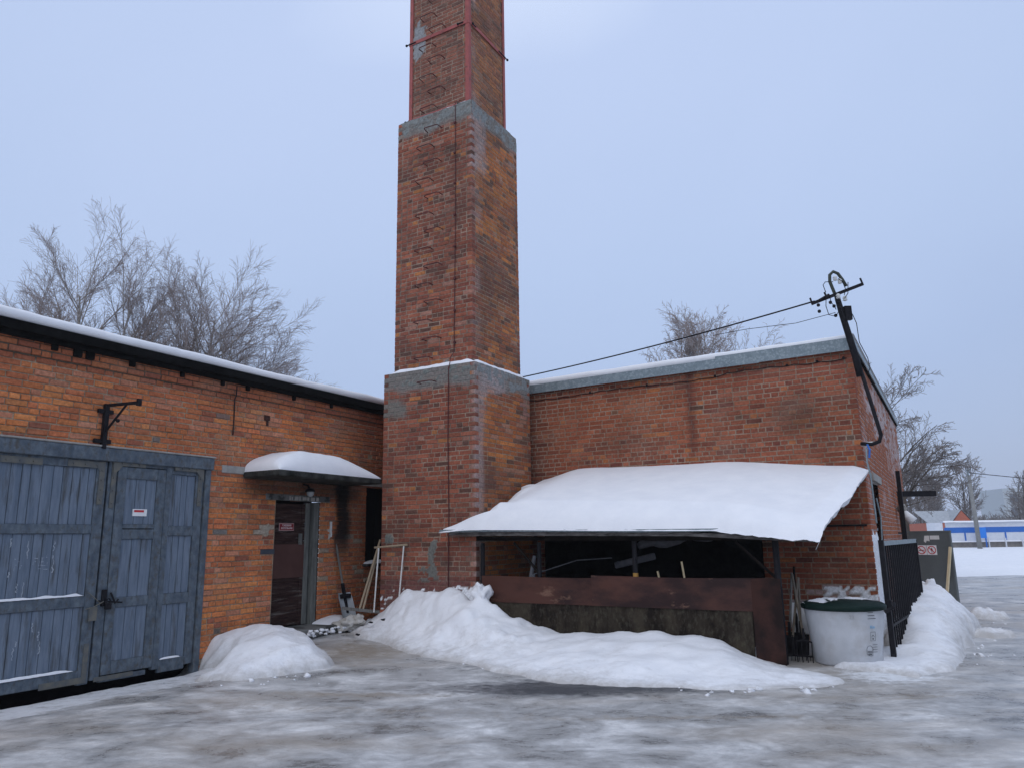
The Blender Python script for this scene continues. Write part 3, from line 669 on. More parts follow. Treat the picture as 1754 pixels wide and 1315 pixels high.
fl = MB(); fl.box((-6.2, -.10, 4.44), (-2.05, -.085, 4.60)); fl.box((-2.05, -.108, 4.445), (.06, -.092, 4.635)); fl.box((-6.2, -.085, 4.585), (.05, .4, 4.60))
fl.poly([(-2.5, -.11, 4.44), (-1.35, -.13, 4.43), (-1.35, -.108, 4.445), (-2.5, -.10, 4.445)])
fl.box((.045, -.09, 4.50), (.06, 9.9, 4.60), Matrix.Rotation(radians(2.4), 4, 'Z')); fl.build('metal_roof_edge', galv, rf)
for k, (a, e_) in enumerate(((-6.0, -5.7), (-4.7, -4.3))): pass
b = MB(); pts = []
for k in range(60):
    u_ = -5.7 + 5.62*k/59; pts.append((u_, -.016, 4.33 - .02*abs(sin(k*.8)) - .015*sin(k*.25) + (.03 if u_ > -1.9 else 0)))
b.tube(pts, .007, 5)
for u_ in (-4.4, -3.3, -2.1, -.5, -.12, -.95): b.ball((u_, -.025, 4.355 if u_ > -1.9 else 4.335), .02, 1)
b.build('wall_cable', black_m, RB)
b = MB(); b.box((-3.98, -.03, 2.86), (-3.2, .0, 2.92)); b.build('hidden_lintel_strip', tar_m, RB)
b = MB(); b.box((-.62, -.03, 1.86), (-.05, .0, 1.885)); b.build('iron_strip', black_m, RB)
snow_slab('snow_layer', RB, -6.2, .04, [(-.08, 4.602), (-.095, 4.64), (-.08, 4.68), (-.03, 4.71), (.1, 4.73), (.2, 4.735)], 9.8,
          'flat white snow layer on the boiler house roof above the grey metal edge', rz=AR, loc=RC, seed=13, amp=.018, skew=.0419)

# ================================================================ CHIMNEY
CM = empty('brick_chimney', PC, AC, 'tall square brick chimney in three steps with iron rungs and red corner straps', 'chimney')
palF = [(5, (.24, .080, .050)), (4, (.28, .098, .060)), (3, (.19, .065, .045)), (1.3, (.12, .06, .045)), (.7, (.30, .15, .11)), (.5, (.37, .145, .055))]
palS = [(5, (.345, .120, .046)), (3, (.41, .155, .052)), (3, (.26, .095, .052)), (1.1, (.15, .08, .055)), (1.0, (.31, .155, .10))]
def cap_grey(z, zt, a): return zt - .33 + .05*fbm(a*3, zt) < z
def chim_col(face, inset, zt, seed):
    def f(a, z, rng):
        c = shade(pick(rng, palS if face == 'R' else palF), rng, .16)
        c = mixc(c, (.10, .055, .045), max(0, min(.7, 1.2*fbm(a*.6, z*.9, seed) - .08)))
        if z > 9.7: c = mixc(c, (.17, .11, .09), .35)
        if face == 'F' and zt < 5:
            if z < 1.15: c = mixc(c, (.20, .085, .075), .6)
        if face == 'R':
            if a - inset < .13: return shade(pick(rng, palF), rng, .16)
            if a > 1.55 and z > zt - .8 and z < 10: c = mixc(c, (.30, .22, .21), .5)
        return c
    return f
def chim_mort(face, zt):
    def f(a, z):
        c = (.31, .235, .175) if face == 'F' else (.28, .21, .145)
        c = mixc(c, (.17, .13, .10), max(0, min(1, .4 + 1.2*fbm(a*2.1, z*2.1, 17))))
        return c
    return f
def chim_stain(face, inset, zt):
    def f(a, z):
        n_ = fbm(a*3.1, z*3.1, 61); out_ = [((.085, .055, .045), .65*max(0, fbm(a*.7, z*1.1, 62) + .05))]
        if z < 10: out_.append(((.185, .185, .17), .88*sstep(zt - .40, zt - .28, z + .09*n_)))
        if face == 'F' and zt < 5:
            out_.append(((.17, .175, .155), .85*sstep(-1.28, -1.42, a + .22*n_)*sstep(3.80, 3.90, z + .08*n_)*sstep(4.22, 4.12, z + .05*n_)))
            out_.append(((.14, .06, .055), .6*sstep(1.25, 1.1, z)))
            out_.append(((.20, .20, .175), .5*max(0, fbm(a*2.2, z*2.2, 70))*sstep(1.9, 1.3, z)))
        if face == 'R':
            ai = a - inset; w_ = .25 + .07*fbm(z*1.4, 9)
            if zt < 5: w_ = max(w_, 1.0*sstep(3.95, 4.35, z + .12*n_))
            am = sstep(w_ + .06, w_ - .06, ai + .03*n_)
            if zt > 5: am *= max(0, min(1, .35 + 1.2*fbm(z*1.1, 5))); am = max(am, sstep(.55, .40, ai + .10*n_)*sstep(8.15, 8.4, z)*sstep(9.5, 9.3, z))
            out_.append(((.36, .30, .285), .80*am*(.75 + .5*n_)))
        return out_
    return f
def chim_patch(face, zt):
    def f(a, z):
        n_ = fbm(a*6, z*6, 31)
        if face == 'R' and z > zt - .27 + .10*fbm(a*2.5, z) and z < 10 and n_ > -.05: return (1, (.21, .22, .215))
        if face == 'F' and 9 < z < 9.8 and z > zt - .26 + .12*fbm(a*2.5, 3) and n_ > -.02: return (1, (.20, .21, .20))
        if face == 'F' and 4.4 < z < 4.8 and n_ > .30: return (1, (.17, .185, .17))
        if face == 'F' and 10.3 < z < 12.0 and exp(-((a+1.45)/.16)**2 - ((z-11.35)/.45)**2) > .4 + .3*n_: return (1, (.26, .26, .26))
        if face == 'F' and zt < 5:
            d_ = exp(-((a+1.77)/.11)**2 - ((z-1.78)/.10)**2)
            if d_ > .5 + .25*n_: return (1, (.16, .17, .155))
            x_ = -.86 + .10*fbm(z*2.5, 5)
            if abs(a - x_) < .07 + .03*n_ and 1.15 < z < 1.75: return (1, (.15, .15, .135))
            if 1.1 < z < 1.32 and -1.15 < a < -.7 and n_ > .0: return (1, (.15, .14, .125))
            # snow caked on the wall above the heap
            if a > -.46 and z < 1.15 and z < 1.02 + .12*fbm(a*5, 2) and n_ > -.12: return (1, (.80, .81, .83))
            if z < .98 and fbm(a*9, z*13, 8) > .33: return (1, (.78, .79, .8))
        return None
    return f
tiers = [(0.0, 1.93, .0, 1.87, -.12, 61 + 1), (.13, 1.93 - .12, .13, 1.87 - .10, 4.66, 64), (.29, 1.93 - .27, .29, 1.87 - .27, 4.66 + CH*64, 80)]
names = ['lower_shaft', 'middle_shaft', 'upper_shaft']
tops = []
for (a0, a1, b0, b1, z0, K), nm in zip(tiers, names):
    b = MB(); z1 = z0 + K*CH; tops.append(z1); rn = random.Random(hash(nm) % 99 if False else len(nm) * 7)
    xl, xr, yf, yb = -a1, -a0, b0, b1
    args = dict(jit=.0022, rec=.005, headers=.2, rng=rn, woven=(True, True), gap=.012)
    brickwall(b, (0, yf, 0), (1, 0, 0), (0, -1, 0), xl, xr, z0, z1, chim_col('F', a0, z1, 41), chim_mort('F', z1), par=0, patch=chim_patch('F', z1), res=.035, stain_shade=chim_stain('F', a0, z1), **args)
    brickwall(b, (xr, 0, 0), (0, 1, 0), (1, 0, 0), yf, yb, z0, z1, chim_col('R', b0, z1, 51), chim_mort('R', z1), par=1, patch=chim_patch('R', z1), res=.035, stain_shade=chim_stain('R', b0, z1), **args)
    brickwall(b, (0, yb, 0), (1, 0, 0), (0, 1, 0), xl, xr, z0, z1, chim_col('B', a0, 99, 61), chim_mort('F', 99), par=0, res=.3, **args)
    brickwall(b, (xl, 0, 0), (0, 1, 0), (-1, 0, 0), yf, yb, z0, z1, chim_col('B', a0, 99, 71), chim_mort('F', 99), par=1, res=.3, **args)
    b.quad((xl+.01, yf+.01, z1-.01), (xr-.01, yf+.01, z1-.01), (xr-.01, yb-.01, z1-.01), (xl+.01, yb-.01, z1-.01), (.25, .27, .26))
    b.build(nm, masonry, CM, colors=True)
# snow on the ledges
def ledge(z, xl, xr, yf, yb, ix, lab, h, seed):
    o = MB()
    def prof(kind):
        def fn(a, t):
            if kind == 0: x = lerp(xl + .03, xr - .01, a); y = lerp(yf + .012, yf + ix + .01, t); e_ = min(1, a/.14, (1-a)/.10)
            else: y = lerp(yf + .03, yb - .02, a); x = lerp(xr - .012, xr - ix - .01, t); e_ = min(1, a/.10, (1-a)/.12)
            return (x, y, z - .008 + (h * max(0, e_)**.8 * sin(min(1, t*1.35)*pi/2)**.6) * (1 + .3*fbm(a*5, seed)))
        return fn
    o.grid(50, 8, prof(0)); o.grid(50, 8, prof(1))
    r = o.build('snow_ledge', snow_m, None, smooth=True); r.location = PC; r.rotation_euler = (0, 0, AC); tag(r, lab, 'snow')
ledge(tops[0], -1.93, 0, 0, 1.87, .13, 'band of snow on the lower step of the chimney', .085, 3)
ledge(tops[1], -1.81, -.13, .13, 1.77, .15, 'thin snow line on the upper step of the chimney', .07, 5)
# red straps and bands on the upper shaft
a0, a1, b0, b1 = tiers[2][:4]; z0 = tiers[2][4]; z1 = tops[2]
xl, xr, yf, yb = -a1, -a0, b0, b1
for cx, cy, sx_, sy_ in ((xl, yf, 1, 1), (xr, yf, -1, 1), (xr, yb, -1, -1), (xl, yb, 1, -1)):
    b = MB(); x0, x1 = sorted((cx - sx_*.014, cx + sx_*.065)); y0, y1 = sorted((cy - sy_*.014, cy - sy_*.006)); b.box((x0, y0, z0 + .02), (x1, y1, z1))
    x0, x1 = sorted((cx - sx_*.014, cx - sx_*.006)); y0, y1 = sorted((cy - sy_*.006, cy + sy_*.065)); b.box((x0, y0, z0 + .02), (x1, y1, z1)); b.build('corner_strap', red_iron, CM)
for z in (z0 + .06, z0 + 1.74, z0 + 3.45, z0 + 5.1):
    b = MB()
    b.box((xl - .02, yf - .024, z), (xr + .02, yf - .0145, z + .07)); b.box((xl - .02, yb + .0145, z), (xr + .02, yb + .024, z + .07))
    b.box((xr + .0145, yf - .02, z), (xr + .024, yb + .02, z + .07)); b.box((xl - .024, yf - .02, z), (xl - .0145, yb + .02, z + .07)); bd = b.build('tie_band', red_iron, CM)
    for p, q in (((xl - .08, yf - .03, z + .035), (xl + .14, yf - .03, z + .035)), ((xr - .22, yf - .03, z + .04), (xr - .10, yf - .03, z + .04)), ((xr + .03, yb - .25, z + .035), (xr + .03, yb + .09, z + .035)), ((xr + .03, yf + .1, z + .035), (xr + .03, yf + .22, z + .035))):
        b = MB(); b.tube([p, q], .012, 6); b.ball(q if q[1] > yb else p, .026, 1); b.build('band_bolt', black_m, bd)
# climbing rungs
rr = random.Random(12); k = 0
zs_ = [4.40] + [4.86 + i*.335 for i in range(14)] + [9.78 + i*.33 for i in range(11)]
for z in zs_:
    yface = 0 if z < 4.6 else (.13 if z < 9.6 else .29)
    cx = (-1.13 if k % 2 else -.93) + rr.uniform(-.02, .02) if z > 4.6 else -.95
    if z > 9.6: cx -= .05
    k += 1; w = .16; b = MB(); dpt = .15; t = rr.uniform(-.01, .01)
    b.tube([(cx - w, yface + .02, z), (cx - w + t, yface - dpt*.8, z + t), (cx - w + .03, yface - dpt, z + t), (cx + w - .03, yface - dpt, z + .0), (cx + w, yface - dpt*.8, z), (cx + w, yface + .02, z)], .009, 6)
    b.build('rung', rung_m, CM)
b = MB(); x = -.52
b.tube([(x, -.02, .9), (x + .01, -.018, 2.2), (x - .01, -.02, 3.4), (x, -.018, 4.62)], .008, 6); b.tube([(x, -.02, 4.55), (x + .02, .02, 4.80), (x + .02, .115, 4.9), (x + .05, .112, 7.4), (x + .05, .112, 9.3), (x + .05, .11, 9.62), (x + .05, .27, 9.75)], .007, 6)
b.build('lightning_rod_cable', rung_m, CM)
for z in (5.05, 5.62, 6.2, 6.8, 7.4, 8.0, 8.6, 9.2): b = MB(); b.box((x + .02, .09, z), (x + .055, .13, z + .03)); b.build('cable_clip', rung_m, CM)

# ================================================================ SHED
SH = empty('lean_to_shed', RC, AR, 'open lean-to shed of rusty sheets and posts under a heavy snowy roof', 'shed')
def ze(u): return 1.92 - .07*sstep(-5.9, -1.5, u) - .085*sstep(-1.5, -.3, u)
def zroof(u, y): return lerp(2.62, ze(u), min(1.05, -y/2.33))
b = MB()
def right_edge(t): return lerp(.02, -.30, t**1.2) - (.05*sin(t*9) + .02*sin(t*23))*t*(1-t)*1.2
def left_edge(t): return -5.42 if t < .90 else lerp(-5.42, -5.98, sstep(.90, .96, t))
def rs(a, t): u_ = lerp(left_edge(t), right_edge(t), a); y_ = -2.36*t; return (u_, y_, zroof(u_, y_))
b.grid(60, 60, rs); b.grid(60, 60, lambda a, t: tuple(V(rs(1-a, t)) - V((0, 0, .035))))
b.grid(60, 1, lambda a, t: tuple(V(rs(a, 1)) - V((0, 0, .035*t)))); b.grid(60, 1, lambda a, t: tuple(V(rs(1, 1-a)) - V((0, 0, .035*t)))); b.grid(20, 1, lambda a, t: tuple(V(rs(0, a)) - V((0, 0, .035*t))))
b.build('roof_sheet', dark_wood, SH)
b = MB()
for k in range(4): u0_ = -6.0 + k*1.13; u1_ = u0_ + 1.13; b.bar((u0_, -2.375 - .003*k, ze(u0_) - .022), (u1_, -2.375 - .003*k, ze(u1_) - .022), .012, .04)
b.build('metal_eave_trim', galv, SH)
b = MB(); b.bar((-5.85, -2.30, ze(-5.85) - .065), (-1.9, -2.30, ze(-1.9) - .065), .04, .06); b.bar((-1.9, -2.31, ze(-1.9) - .07), (-.35, -2.3, ze(-.35) - .08), .05, .05); b.build('eave_board', weathered_edge, SH)
b = MB(); b.bar((-5.6, -2.10, 1.77), (-.6, -2.10, 1.71), .06, .06); b.bar((-5.3, -.06, 2.5), (-.1, -.06, 2.5), .07, .10)
for u_ in (-5.3, -4.3, -3.3, -2.3, -1.3, -.35): b.bar((u_, -.05, 2.56), (u_, -2.25, ze(u_) - .08), .05, .07)
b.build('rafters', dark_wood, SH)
for u_, z0, r in ((-5.33, .1, .035), (-4.30, .3, .033), (-2.76, .3, .036), (-.84, .15, .04)):
    b = MB(); b.tube([(u_, -2.13 if u_ != -.84 else -2.16, z0), (u_, -2.13 if u_ != -.84 else -2.16, 1.70)], r, 12); p = b.build('post', black_m, SH)
    if u_ == -2.76:
        b = MB(); b.tube([(u_, -2.13, 1.19), (u_, -2.13, 1.27)], .0375, 12); b.build('ochre_paint_ring', mat('ochre_paint', (.45, .24, .05), bump=0), p)
b = MB(); b.bar((-4.75, -2.12, 1.70), (-4.30, -2.14, 1.25), .03, .03); b.build('brace', dark_wood, SH); b = MB(); b.bar((-1.35, -2.12, 1.68), (-.84, -2.14, 1.2), .03, .03); b.build('brace', dark_wood, SH)
def panel(u0, u1, z0, z1, y, nm, m_, lab, seed, amp=.012):
    b = MB(); b.grid(30, 10, lambda a, t: (lerp(u0, u1, a), y - amp*fbm(a*3, t*1.4, seed), lerp(z0, z1 + .008*sin(a*5 + seed), t)))
    b.grid(30, 10, lambda a, t: (lerp(u1, u0, a), y + .004 - amp*fbm((1-a)*3, t*1.4, seed), lerp(z0, z1 + .008*sin((1-a)*5 + seed), t)))
    o = b.build(nm, m_, SH, smooth=True); o['label'] = lab; return o
panel(-5.30, -3.34, .82, 1.20, -2.20, 'upper_sheet', rust_m, 'brown rusty sheet on the left of the shed front', 1)
panel(-3.40, -.86, .82, 1.225, -2.225, 'upper_sheet', rust_m, 'brown rusty sheet on the right of the shed front', 2)
panel(-5.32, -3.30, .05, .90, -2.185, 'lower_sheet', sheet_low, 'black sooty sheet with pale scratches', 3)
panel(-3.36, -1.18, .05, .88, -2.207, 'lower_sheet', sheet_low, 'black sooty sheet mottled with pale lichen', 4)
panel(-1.16, -.80, .02, 1.225, -2.24, 'end_sheet', end_rust, 'dark brown end sheet by the corner post', 5, .004)
b = MB(); b.box((-5.4, -.06, .1), (-1.55, -.03, 2.5)); b.build('shade_backing', tar_m, SH)  # added black sheet, stands in for the deep shade inside the shed
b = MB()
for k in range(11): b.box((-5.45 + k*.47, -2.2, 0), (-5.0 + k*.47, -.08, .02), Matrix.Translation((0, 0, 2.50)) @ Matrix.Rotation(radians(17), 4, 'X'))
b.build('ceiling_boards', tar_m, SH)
b = MB(); b.box((-1.95, -2.34, 1.80), (-2.6, -2.33, 1.83)); b.bar((-3.6, -2.327, 1.862), (-1.95, -2.327, 1.812), .012, .03); b.build('pale_lath', weathered_edge, SH)
# shed snow
def Hs(u, y):
    t = -y/2.36
    h = .33 + .03*sin(u*.9 + .4) - .02*t
    h *= lerp(1, .32, sstep(-2.3, 0.05, u + .25*t))
    h *= lerp(1, .55, sstep(-4.6, -5.5, u)) if t < .85 else lerp(1, .45, sstep(-5.2, -5.95, u))
    h += .20*exp(-((u+5.30)/.22)**2 - ((t-.50)/.16)**2)
    h += .05*exp(-((u+1.1)/.35)**2)*sstep(.7, 1, t)
    return max(.07, h)
def snow_shed():
    o = MB(); nu, nv = 150, 80
    def fn(a, t):
        a_ = .5 - .5*cos(pi*a); t_ = sin(pi/2*t)
        jag = .03*fbm(t_*9, 3)*sstep(.0, .3, t_)
        lx = left_edge(t_) - .015 if t_ >= .9 else -5.41; rx = right_edge(t_) + .045 + jag
        u_ = lerp(lx, rx, a_)
        over = (.045 + .07*sstep(-1.6, -1.2, u_) + .015*fbm(u_*3, 1))*sstep(.80, 1, t_)
        y_ = -2.36*t_ - over
        dl = (u_ - lx) if t_ > .35 else 9; dr = rx - u_; df = (1 - t_)*2.36
        e_ = min(1, dl/.35)**.6 * max(.42, min(1, max(0, dr)/.22)**.5) * max(.10, min(1, max(0, df)/.38)**.62)
        z = zroof(u_, y_) + Hs(u_, -2.36*t_)*e_*(1 + .05*fbm(u_*.6, y_*.6, 4)) + .002*fbm(u_*4, y_*4, 2)*e_
        droop = -(.03 + .025*sstep(-1.6, -1.2, u_)*(1 + 1.2*fbm(u_*6, 0)))*sstep(.93, 1, t_)
        return (u_, y_, z + .002 + droop)
    o.grid(nu, nv, fn)
    # underside lip
    o.grid(1, nv, lambda a, t: tuple(V(fn(1, t)) + V((-.05*a, 0, -.09*a))))
    o.grid(nu, 1, lambda a, t: tuple(V(fn(a, 1)) + V((0, .08*t, -.004 - .0*t))))
    r = o.build('snow_layer', snow_m, None, smooth=True); r.location = RC; r.rotation_euler = (0, 0, AR); tag(r, 'deep sloping blanket of snow on the shed roof', 'snow')
snow_shed()
# things inside the shed
PI_ = empty('wrapped_pipe', fR(-2.1, 1.2, 1.62), AR, 'grey wrapped pipe hanging inside the dark shed', 'pipe')
b = MB(); pts = [(-1.0 + k*.09, .02*sin(k*1.3), .03*sin(k*.9) + .012*k) for k in range(22)]; b.tube(pts, [.05 + .018*abs(sin(k*1.1)) for k in range(22)], 10); b.build('wrapping', clutter_m, PI_, smooth=True)
for nm, u_, n_, z0, z1, du, lab in (('wooden_stick', -2.42, 1.95, .5, 1.36, -.08, 'pale wooden stick leaning inside the shed beside a shorter one'), ('wooden_stick', -2.1, 1.95, .5, 1.42, -.05, 'tallest pale stick inside the shed right of the ochre ringed post')):
    b = MB(); b.bar(fR(u_ + .06, n_, z0), fR(u_ + du, n_ + .02, z1 - (.07 if u_ < -2.4 else 0)), .035, .02); tag(b.build(nm, pale_wood), lab, 'stick', 'pale sticks inside the shed')
b = MB(); b.tube([fR(-4.6, 1.9, 1.15), fR(-4.55, 1.85, 1.5)], .03, 8); b.tube([fR(-4.62, 1.9, 1.2), fR(-4.0, 1.5, 1.42), fR(-3.5, 1.3, 1.45)], .008, 5); b.ball(fR(-4.55, 1.9, 1.18), .04, 1, rough=.5)
tag(b.build('rag_and_wire', clutter_m), 'grey rag with wire hanging behind the second shed post', 'rag')
b = MB(); b.box((-.6, -.02, 0), (.1, .02, .10), bev=.02); o = b.build('folded_tarpaulin', clutter_m); o.location = fR(-3.0, 1.0, 1.4); o.rotation_euler = (0, radians(-12), AR); tag(o, 'grey folded tarpaulin on a line deep inside the shed', 'tarpaulin')
b = MB(); b.box((-5.2, .0, .2), (-1.3, .05, 1.0), Matrix.Translation((0, -.9, 0)), bev=.01)
for k in range(7): b.box((-5.1 + k*.5, -1.3, .2), (-4.75 + k*.5, -.95, .5 + .08*(k % 3)), bev=.02)
o = b.build('stacked_boards', dark_wood); o.location = RC; o.rotation_euler = (0, 0, AR); tag(o, 'dark boards stacked low inside the shed', 'boards')

def heap_mat():
    m = snow_m.copy(); m.name = 'shovelled_snow'; t = m.node_tree; b = t.nodes['Principled BSDF']
    src = b.inputs['Base Color'].links[0].from_socket
    a = N(t, 'ShaderNodeAttribute', attribute_name='col'); tc = N(t, 'ShaderNodeTexCoord'); sp = N(t, 'ShaderNodeSeparateColor'); t.links.new(a.outputs['Color'], sp.inputs[0])
    n = N(t, 'ShaderNodeTexNoise', Scale=7.0, Detail=9.0, Roughness=.75); t.links.new(tc.outputs['Object'], n.inputs['Vector'])
    ma = N(t, 'ShaderNodeMath', operation='MULTIPLY_ADD'); ma.inputs[1].default_value = 1.6; t.links.new(n.outputs[0], ma.inputs[0]); t.links.new(sp.outputs[0], ma.inputs[2])
    r = N(t, 'ShaderNodeMapRange'); r.inputs[1].default_value = 1.0; r.inputs[2].default_value = 1.75; r.inputs[4].default_value = .85; t.links.new(ma.outputs[0], r.inputs[0])
    mx = N(t, 'ShaderNodeMix', data_type='RGBA'); mx.inputs[7].default_value = (.42, .40, .375, 1); t.links.new(r.outputs[0], mx.inputs[0]); t.links.new(src, mx.inputs[6]); t.links.new(mx.outputs[2], b.inputs['Base Color'])
    return m
heap_m = heap_mat()
# ================================================================ SNOW HEAPS
def pdist(poly, x, y):
    best = 1e9; ins = False; n = len(poly); j = n - 1
    for i in range(n):
        x1, y1 = poly[i]; x2, y2 = poly[j]
        dx, dy = x2-x1, y2-y1; L2 = dx*dx + dy*dy
        t = max(0, min(1, ((x-x1)*dx + (y-y1)*dy)/L2)) if L2 else 0
        d_ = (x-x1-t*dx)**2 + (y-y1-t*dy)**2
        if d_ < best: best = d_
        if (y1 > y) != (y2 > y) and x < (x2-x1)*(y-y1)/(y2-y1) + x1: ins = not ins
        j = i
    return sqrt(best) if ins else -sqrt(best)
def heap(name, poly, ctr, w, lab, res=.05, p=2.6, seed=0, amp=.10, pw=.5, warp=.12, lump=.015, m_=None, cat='snow heap', shelf=False):
    x0 = min(q[0] for q in poly) - .25; x1 = max(q[0] for q in poly) + .25; y0 = min(q[1] for q in poly) - .25; y1 = max(q[1] for q in poly) + .25
    nx_, ny_ = int((x1-x0)/res), int((y1-y0)/res); o = MB(); D = {}
    for j in range(ny_ + 1):
        for i in range(nx_ + 1):
            x, y = x0 + i*res, y0 + j*res
            d_ = pdist(poly, x, y) + warp*fbm(x*1.6, y*1.6, seed, 2) + .02*fbm(x*9, y*9, seed)
            if d_ < -.22: continue
            sw = sh = 0
            for cx, cy, h in ctr:
                q = 1/(((x-cx)**2 + (y-cy)**2)**(p/2) + .003); sw += q; sh += q*h
            H = sh/sw; gz = G(x, y)
            if d_ > 0:
                e_ = min(1, d_/w)**pw if not shelf else (.25*min(1, d_/.06)**.6 + .50*sstep(.06, .34, d_) + .25*sstep(.3, .9, d_)) if shelf == 2 else (.20*min(1, d_/.10)**.6 + .12*sstep(.12, .3, d_) + .68*sstep(.22, .85, d_ + .08*fbm(x*2, y*2, 9)))
                z = gz + H*e_*(1 + amp*fbm(x*1.3, y*1.3, seed+5)) + lump*((fbm(x*4, y*4, seed) + 1.2*max(0, noise.noise(V((x*9, y*9, seed))) - .1))*(lerp(1, .22, sstep(-.2, .9, x)) if shelf is True else 1))*min(1, d_/.1) + lump*.18*fbm(x*14, y*14, seed)*min(1, d_/.1)
            else: z = gz + d_*.9 - .004
            D[i, j] = o.vert((x, y, z), (max(0, .75*exp(-max(0, d_)/.16) + .10 + .25*max(0, fbm(x*.9, y*.9, seed+9))), 0, 0))
    for (i, j) in list(D):
        if (i+1, j) in D and (i, j+1) in D and (i+1, j+1) in D: o.f.append((D[i, j], D[i+1, j], D[i+1, j+1], D[i, j+1]))
    r = o.build(name, m_ or heap_m, None, smooth=True, colors=True); return tag(r, lab, cat)
def R2(u, n): p = fR(u, n); return (p.x, p.y)
def L2(s, n): p = fL(s, n); return (p.x, p.y)
def C2(a, b_): p = fC(a, b_); return (p.x, p.y)
# big heap against the chimney + ridge in front of the shed
poly = [(-2.75, 13.3), (-2.72, 12.75), (-2.45, 12.25), (-2.0, 11.8), (-1.55, 11.15), (-1.1, 10.55), (-.64, 10.16), (-.1, 9.45), (.35, 8.9), (1.1, 8.5), (1.9, 8.27), (2.6, 8.2), (3.15, 8.28), (3.45, 8.42), (3.5, 8.7), (3.35, 9.1), (3.25, 9.62), (3.5, 10.3), (-.2, 12.5), (.2, 13), (-2.3, 14.0)]
ctr = []
for a_ in (-1.93, -1.6, -1.3, -1.0, -.7, -.4, -.1): x, y = C2(a_, -.05); ctr.append((x, y, .74 + (.10 if a_ > -.5 else 0) - (.18 if a_ < -1.7 else 0) + .05*sin(a_*9)))
for a_ in (-1.7, -1.2, -.7, -.2): x, y = C2(a_, -.75); ctr.append((x, y, .42)); x, y = C2(a_, -1.4); ctr.append((x, y, .22))
for u_, h in ((-5.15, .80), (-4.9, .62), (-4.6, .45), (-4.3, .32), (-3.9, .24), (-3.4, .27), (-2.9, .33), (-2.4, .35), (-1.9, .33), (-1.5, .27), (-1.1, .17), (-.8, .05)):
    x, y = R2(u_, 2.40); ctr.append((x, y, h)); x, y = R2(u_, 2.85); ctr.append((x, y, h*.72 + .02)); x, y = R2(u_ + .2, 3.3); ctr.append((x, y, h*.28 + .06))
ctr += [(3.1, 8.6, .12), (2.6, 8.5, .12), (-2.4, 12.9, .42), (-2.5, 13.3, .5)]
heap('snow_heap', poly, ctr, .42, 'largest snow heap, banked against the chimney and along the shed front', res=.035, seed=2, amp=.10, lump=.026, shelf=True)
b = MB(); b.ball(fR(-5.18, 2.38, .95), .13, 3, squash=1.25, rough=.8, seed=4); o_ = b.build('snow_lump', snow_m, smooth=True); tag(o_, 'knob of snow on top of the heap where chimney meets shed', 'snow lump')
# mound beside the gate
heap('snow_heap', [L2(1.0, .28), L2(.85, .75), (-3.85, 9.55), (-3.3, 9.2), (-2.75, 9.45), (-2.35, 9.95), (-2.45, 10.5), (-2.75, 11.15), L2(2.35, .55), L2(2.45, .1), L2(1.8, -.2), L2(1.2, -.2)],
     [(-3.5, 10.3, .45), (-3.0, 10.3, .42), (-3.9, 10.5, .42), (-3.6, 11.0, .44), (-2.75, 10.3, .36), (-3.4, 9.5, .22), (-4.3, 10.3, .30)], .40,
     'smooth rounded snow mound between the blue gate and the door', res=.035, seed=9, amp=.05, pw=.42, warp=.10, lump=.012, shelf=2)
# bank along the fence
FP0, FP1 = V((4.58, 9.58, 0)), V((6.38, 12.2, 0)); fd = (FP1 - FP0).normalized(); fn_ = V((fd.y, -fd.x, 0))
def F2(s, n): p = FP0 + fd*s + fn_*n; return (p.x, p.y)
heap('snow_heap', [F2(-.75, -.55), F2(-.85, .1), (4.35, 8.62), (4.95, 8.95), (5.5, 9.75), (6.0, 10.5), (6.8, 11.7), (7.5, 12.75), (8.05, 13.6), (8.2, 14.2), (7.7, 15.0), (6.9, 14.6), F2(3.6, -.45), F2(1.5, -.35), F2(.6, -.15), F2(.1, -.5)],
     [F2(s, .0) + (h,) for s, h in ((-.3, .04), (0, .05), (.5, .16), (1, .28), (1.6, .42), (2.2, .54), (2.8, .64), (3.3, .70), (3.9, .74))] + [F2(s, .4) + (h,) for s, h in ((.3, .12), (1.2, .30), (2.2, .45), (3.2, .50))] + [(7.2, 13.0, .50), (7.3, 13.8, .42), (7.6, 13.4, .30), (7.8, 13.9, .2)], .34,
     'snow bank ploughed up along the black fence', res=.05, seed=17, amp=.06, pw=.45, warp=.08, lump=.010)
b = MB(); b.ball((6.82, 12.75, .86), .13, 3, squash=1.15, rough=.8, seed=8); tag(b.build('snow_lump', snow_m, smooth=True), 'knob of snow in front of the grey steel leaf', 'snow lump')
for (x, y, r, sd2, lab) in ((7.25, 11.95, .30, 3, 'nearer flat clod of snow on the ice by the fence bank'), (8.6, 14.3, .30, 6, 'farther flat clod of snow on the ice by the fence bank')):
    heap('snow_clod', [(x-r*1.3, y-.1), (x-r*.4, y-r*.7), (x+r*.9, y-r*.5), (x+r*1.3, y), (x+r*.5, y+r*.8), (x-r*.8, y+r*.7)], [(x, y, .15)], .2, lab, res=.03, seed=sd2, amp=.5, lump=.05, warp=.12, cat='snow clod')
rr = random.Random(6)
b = MB()
for k in range(80):
    t = rr.random(); 
    if k < 40: x, y = lerp(-.8, 3.3, t), 0; y = lerp(10.2, 8.25, min(1, t*1.5)) - abs(rr.gauss(0, .16)) + .03
    elif k < 65: x, y = lerp(5.2, 8.9, t) + abs(rr.gauss(.1, .2)), lerp(9.2, 14.5, t)
    else: x, y = rr.uniform(-3.8, -2.2), rr.uniform(8.9, 9.7)
    b.ball((x, y, G(x, y)), rr.choice((.008, .012, .016, .022, .04))*rr.uniform(.7, 1.2), 1, squash=.7, rough=1.3, seed=k)
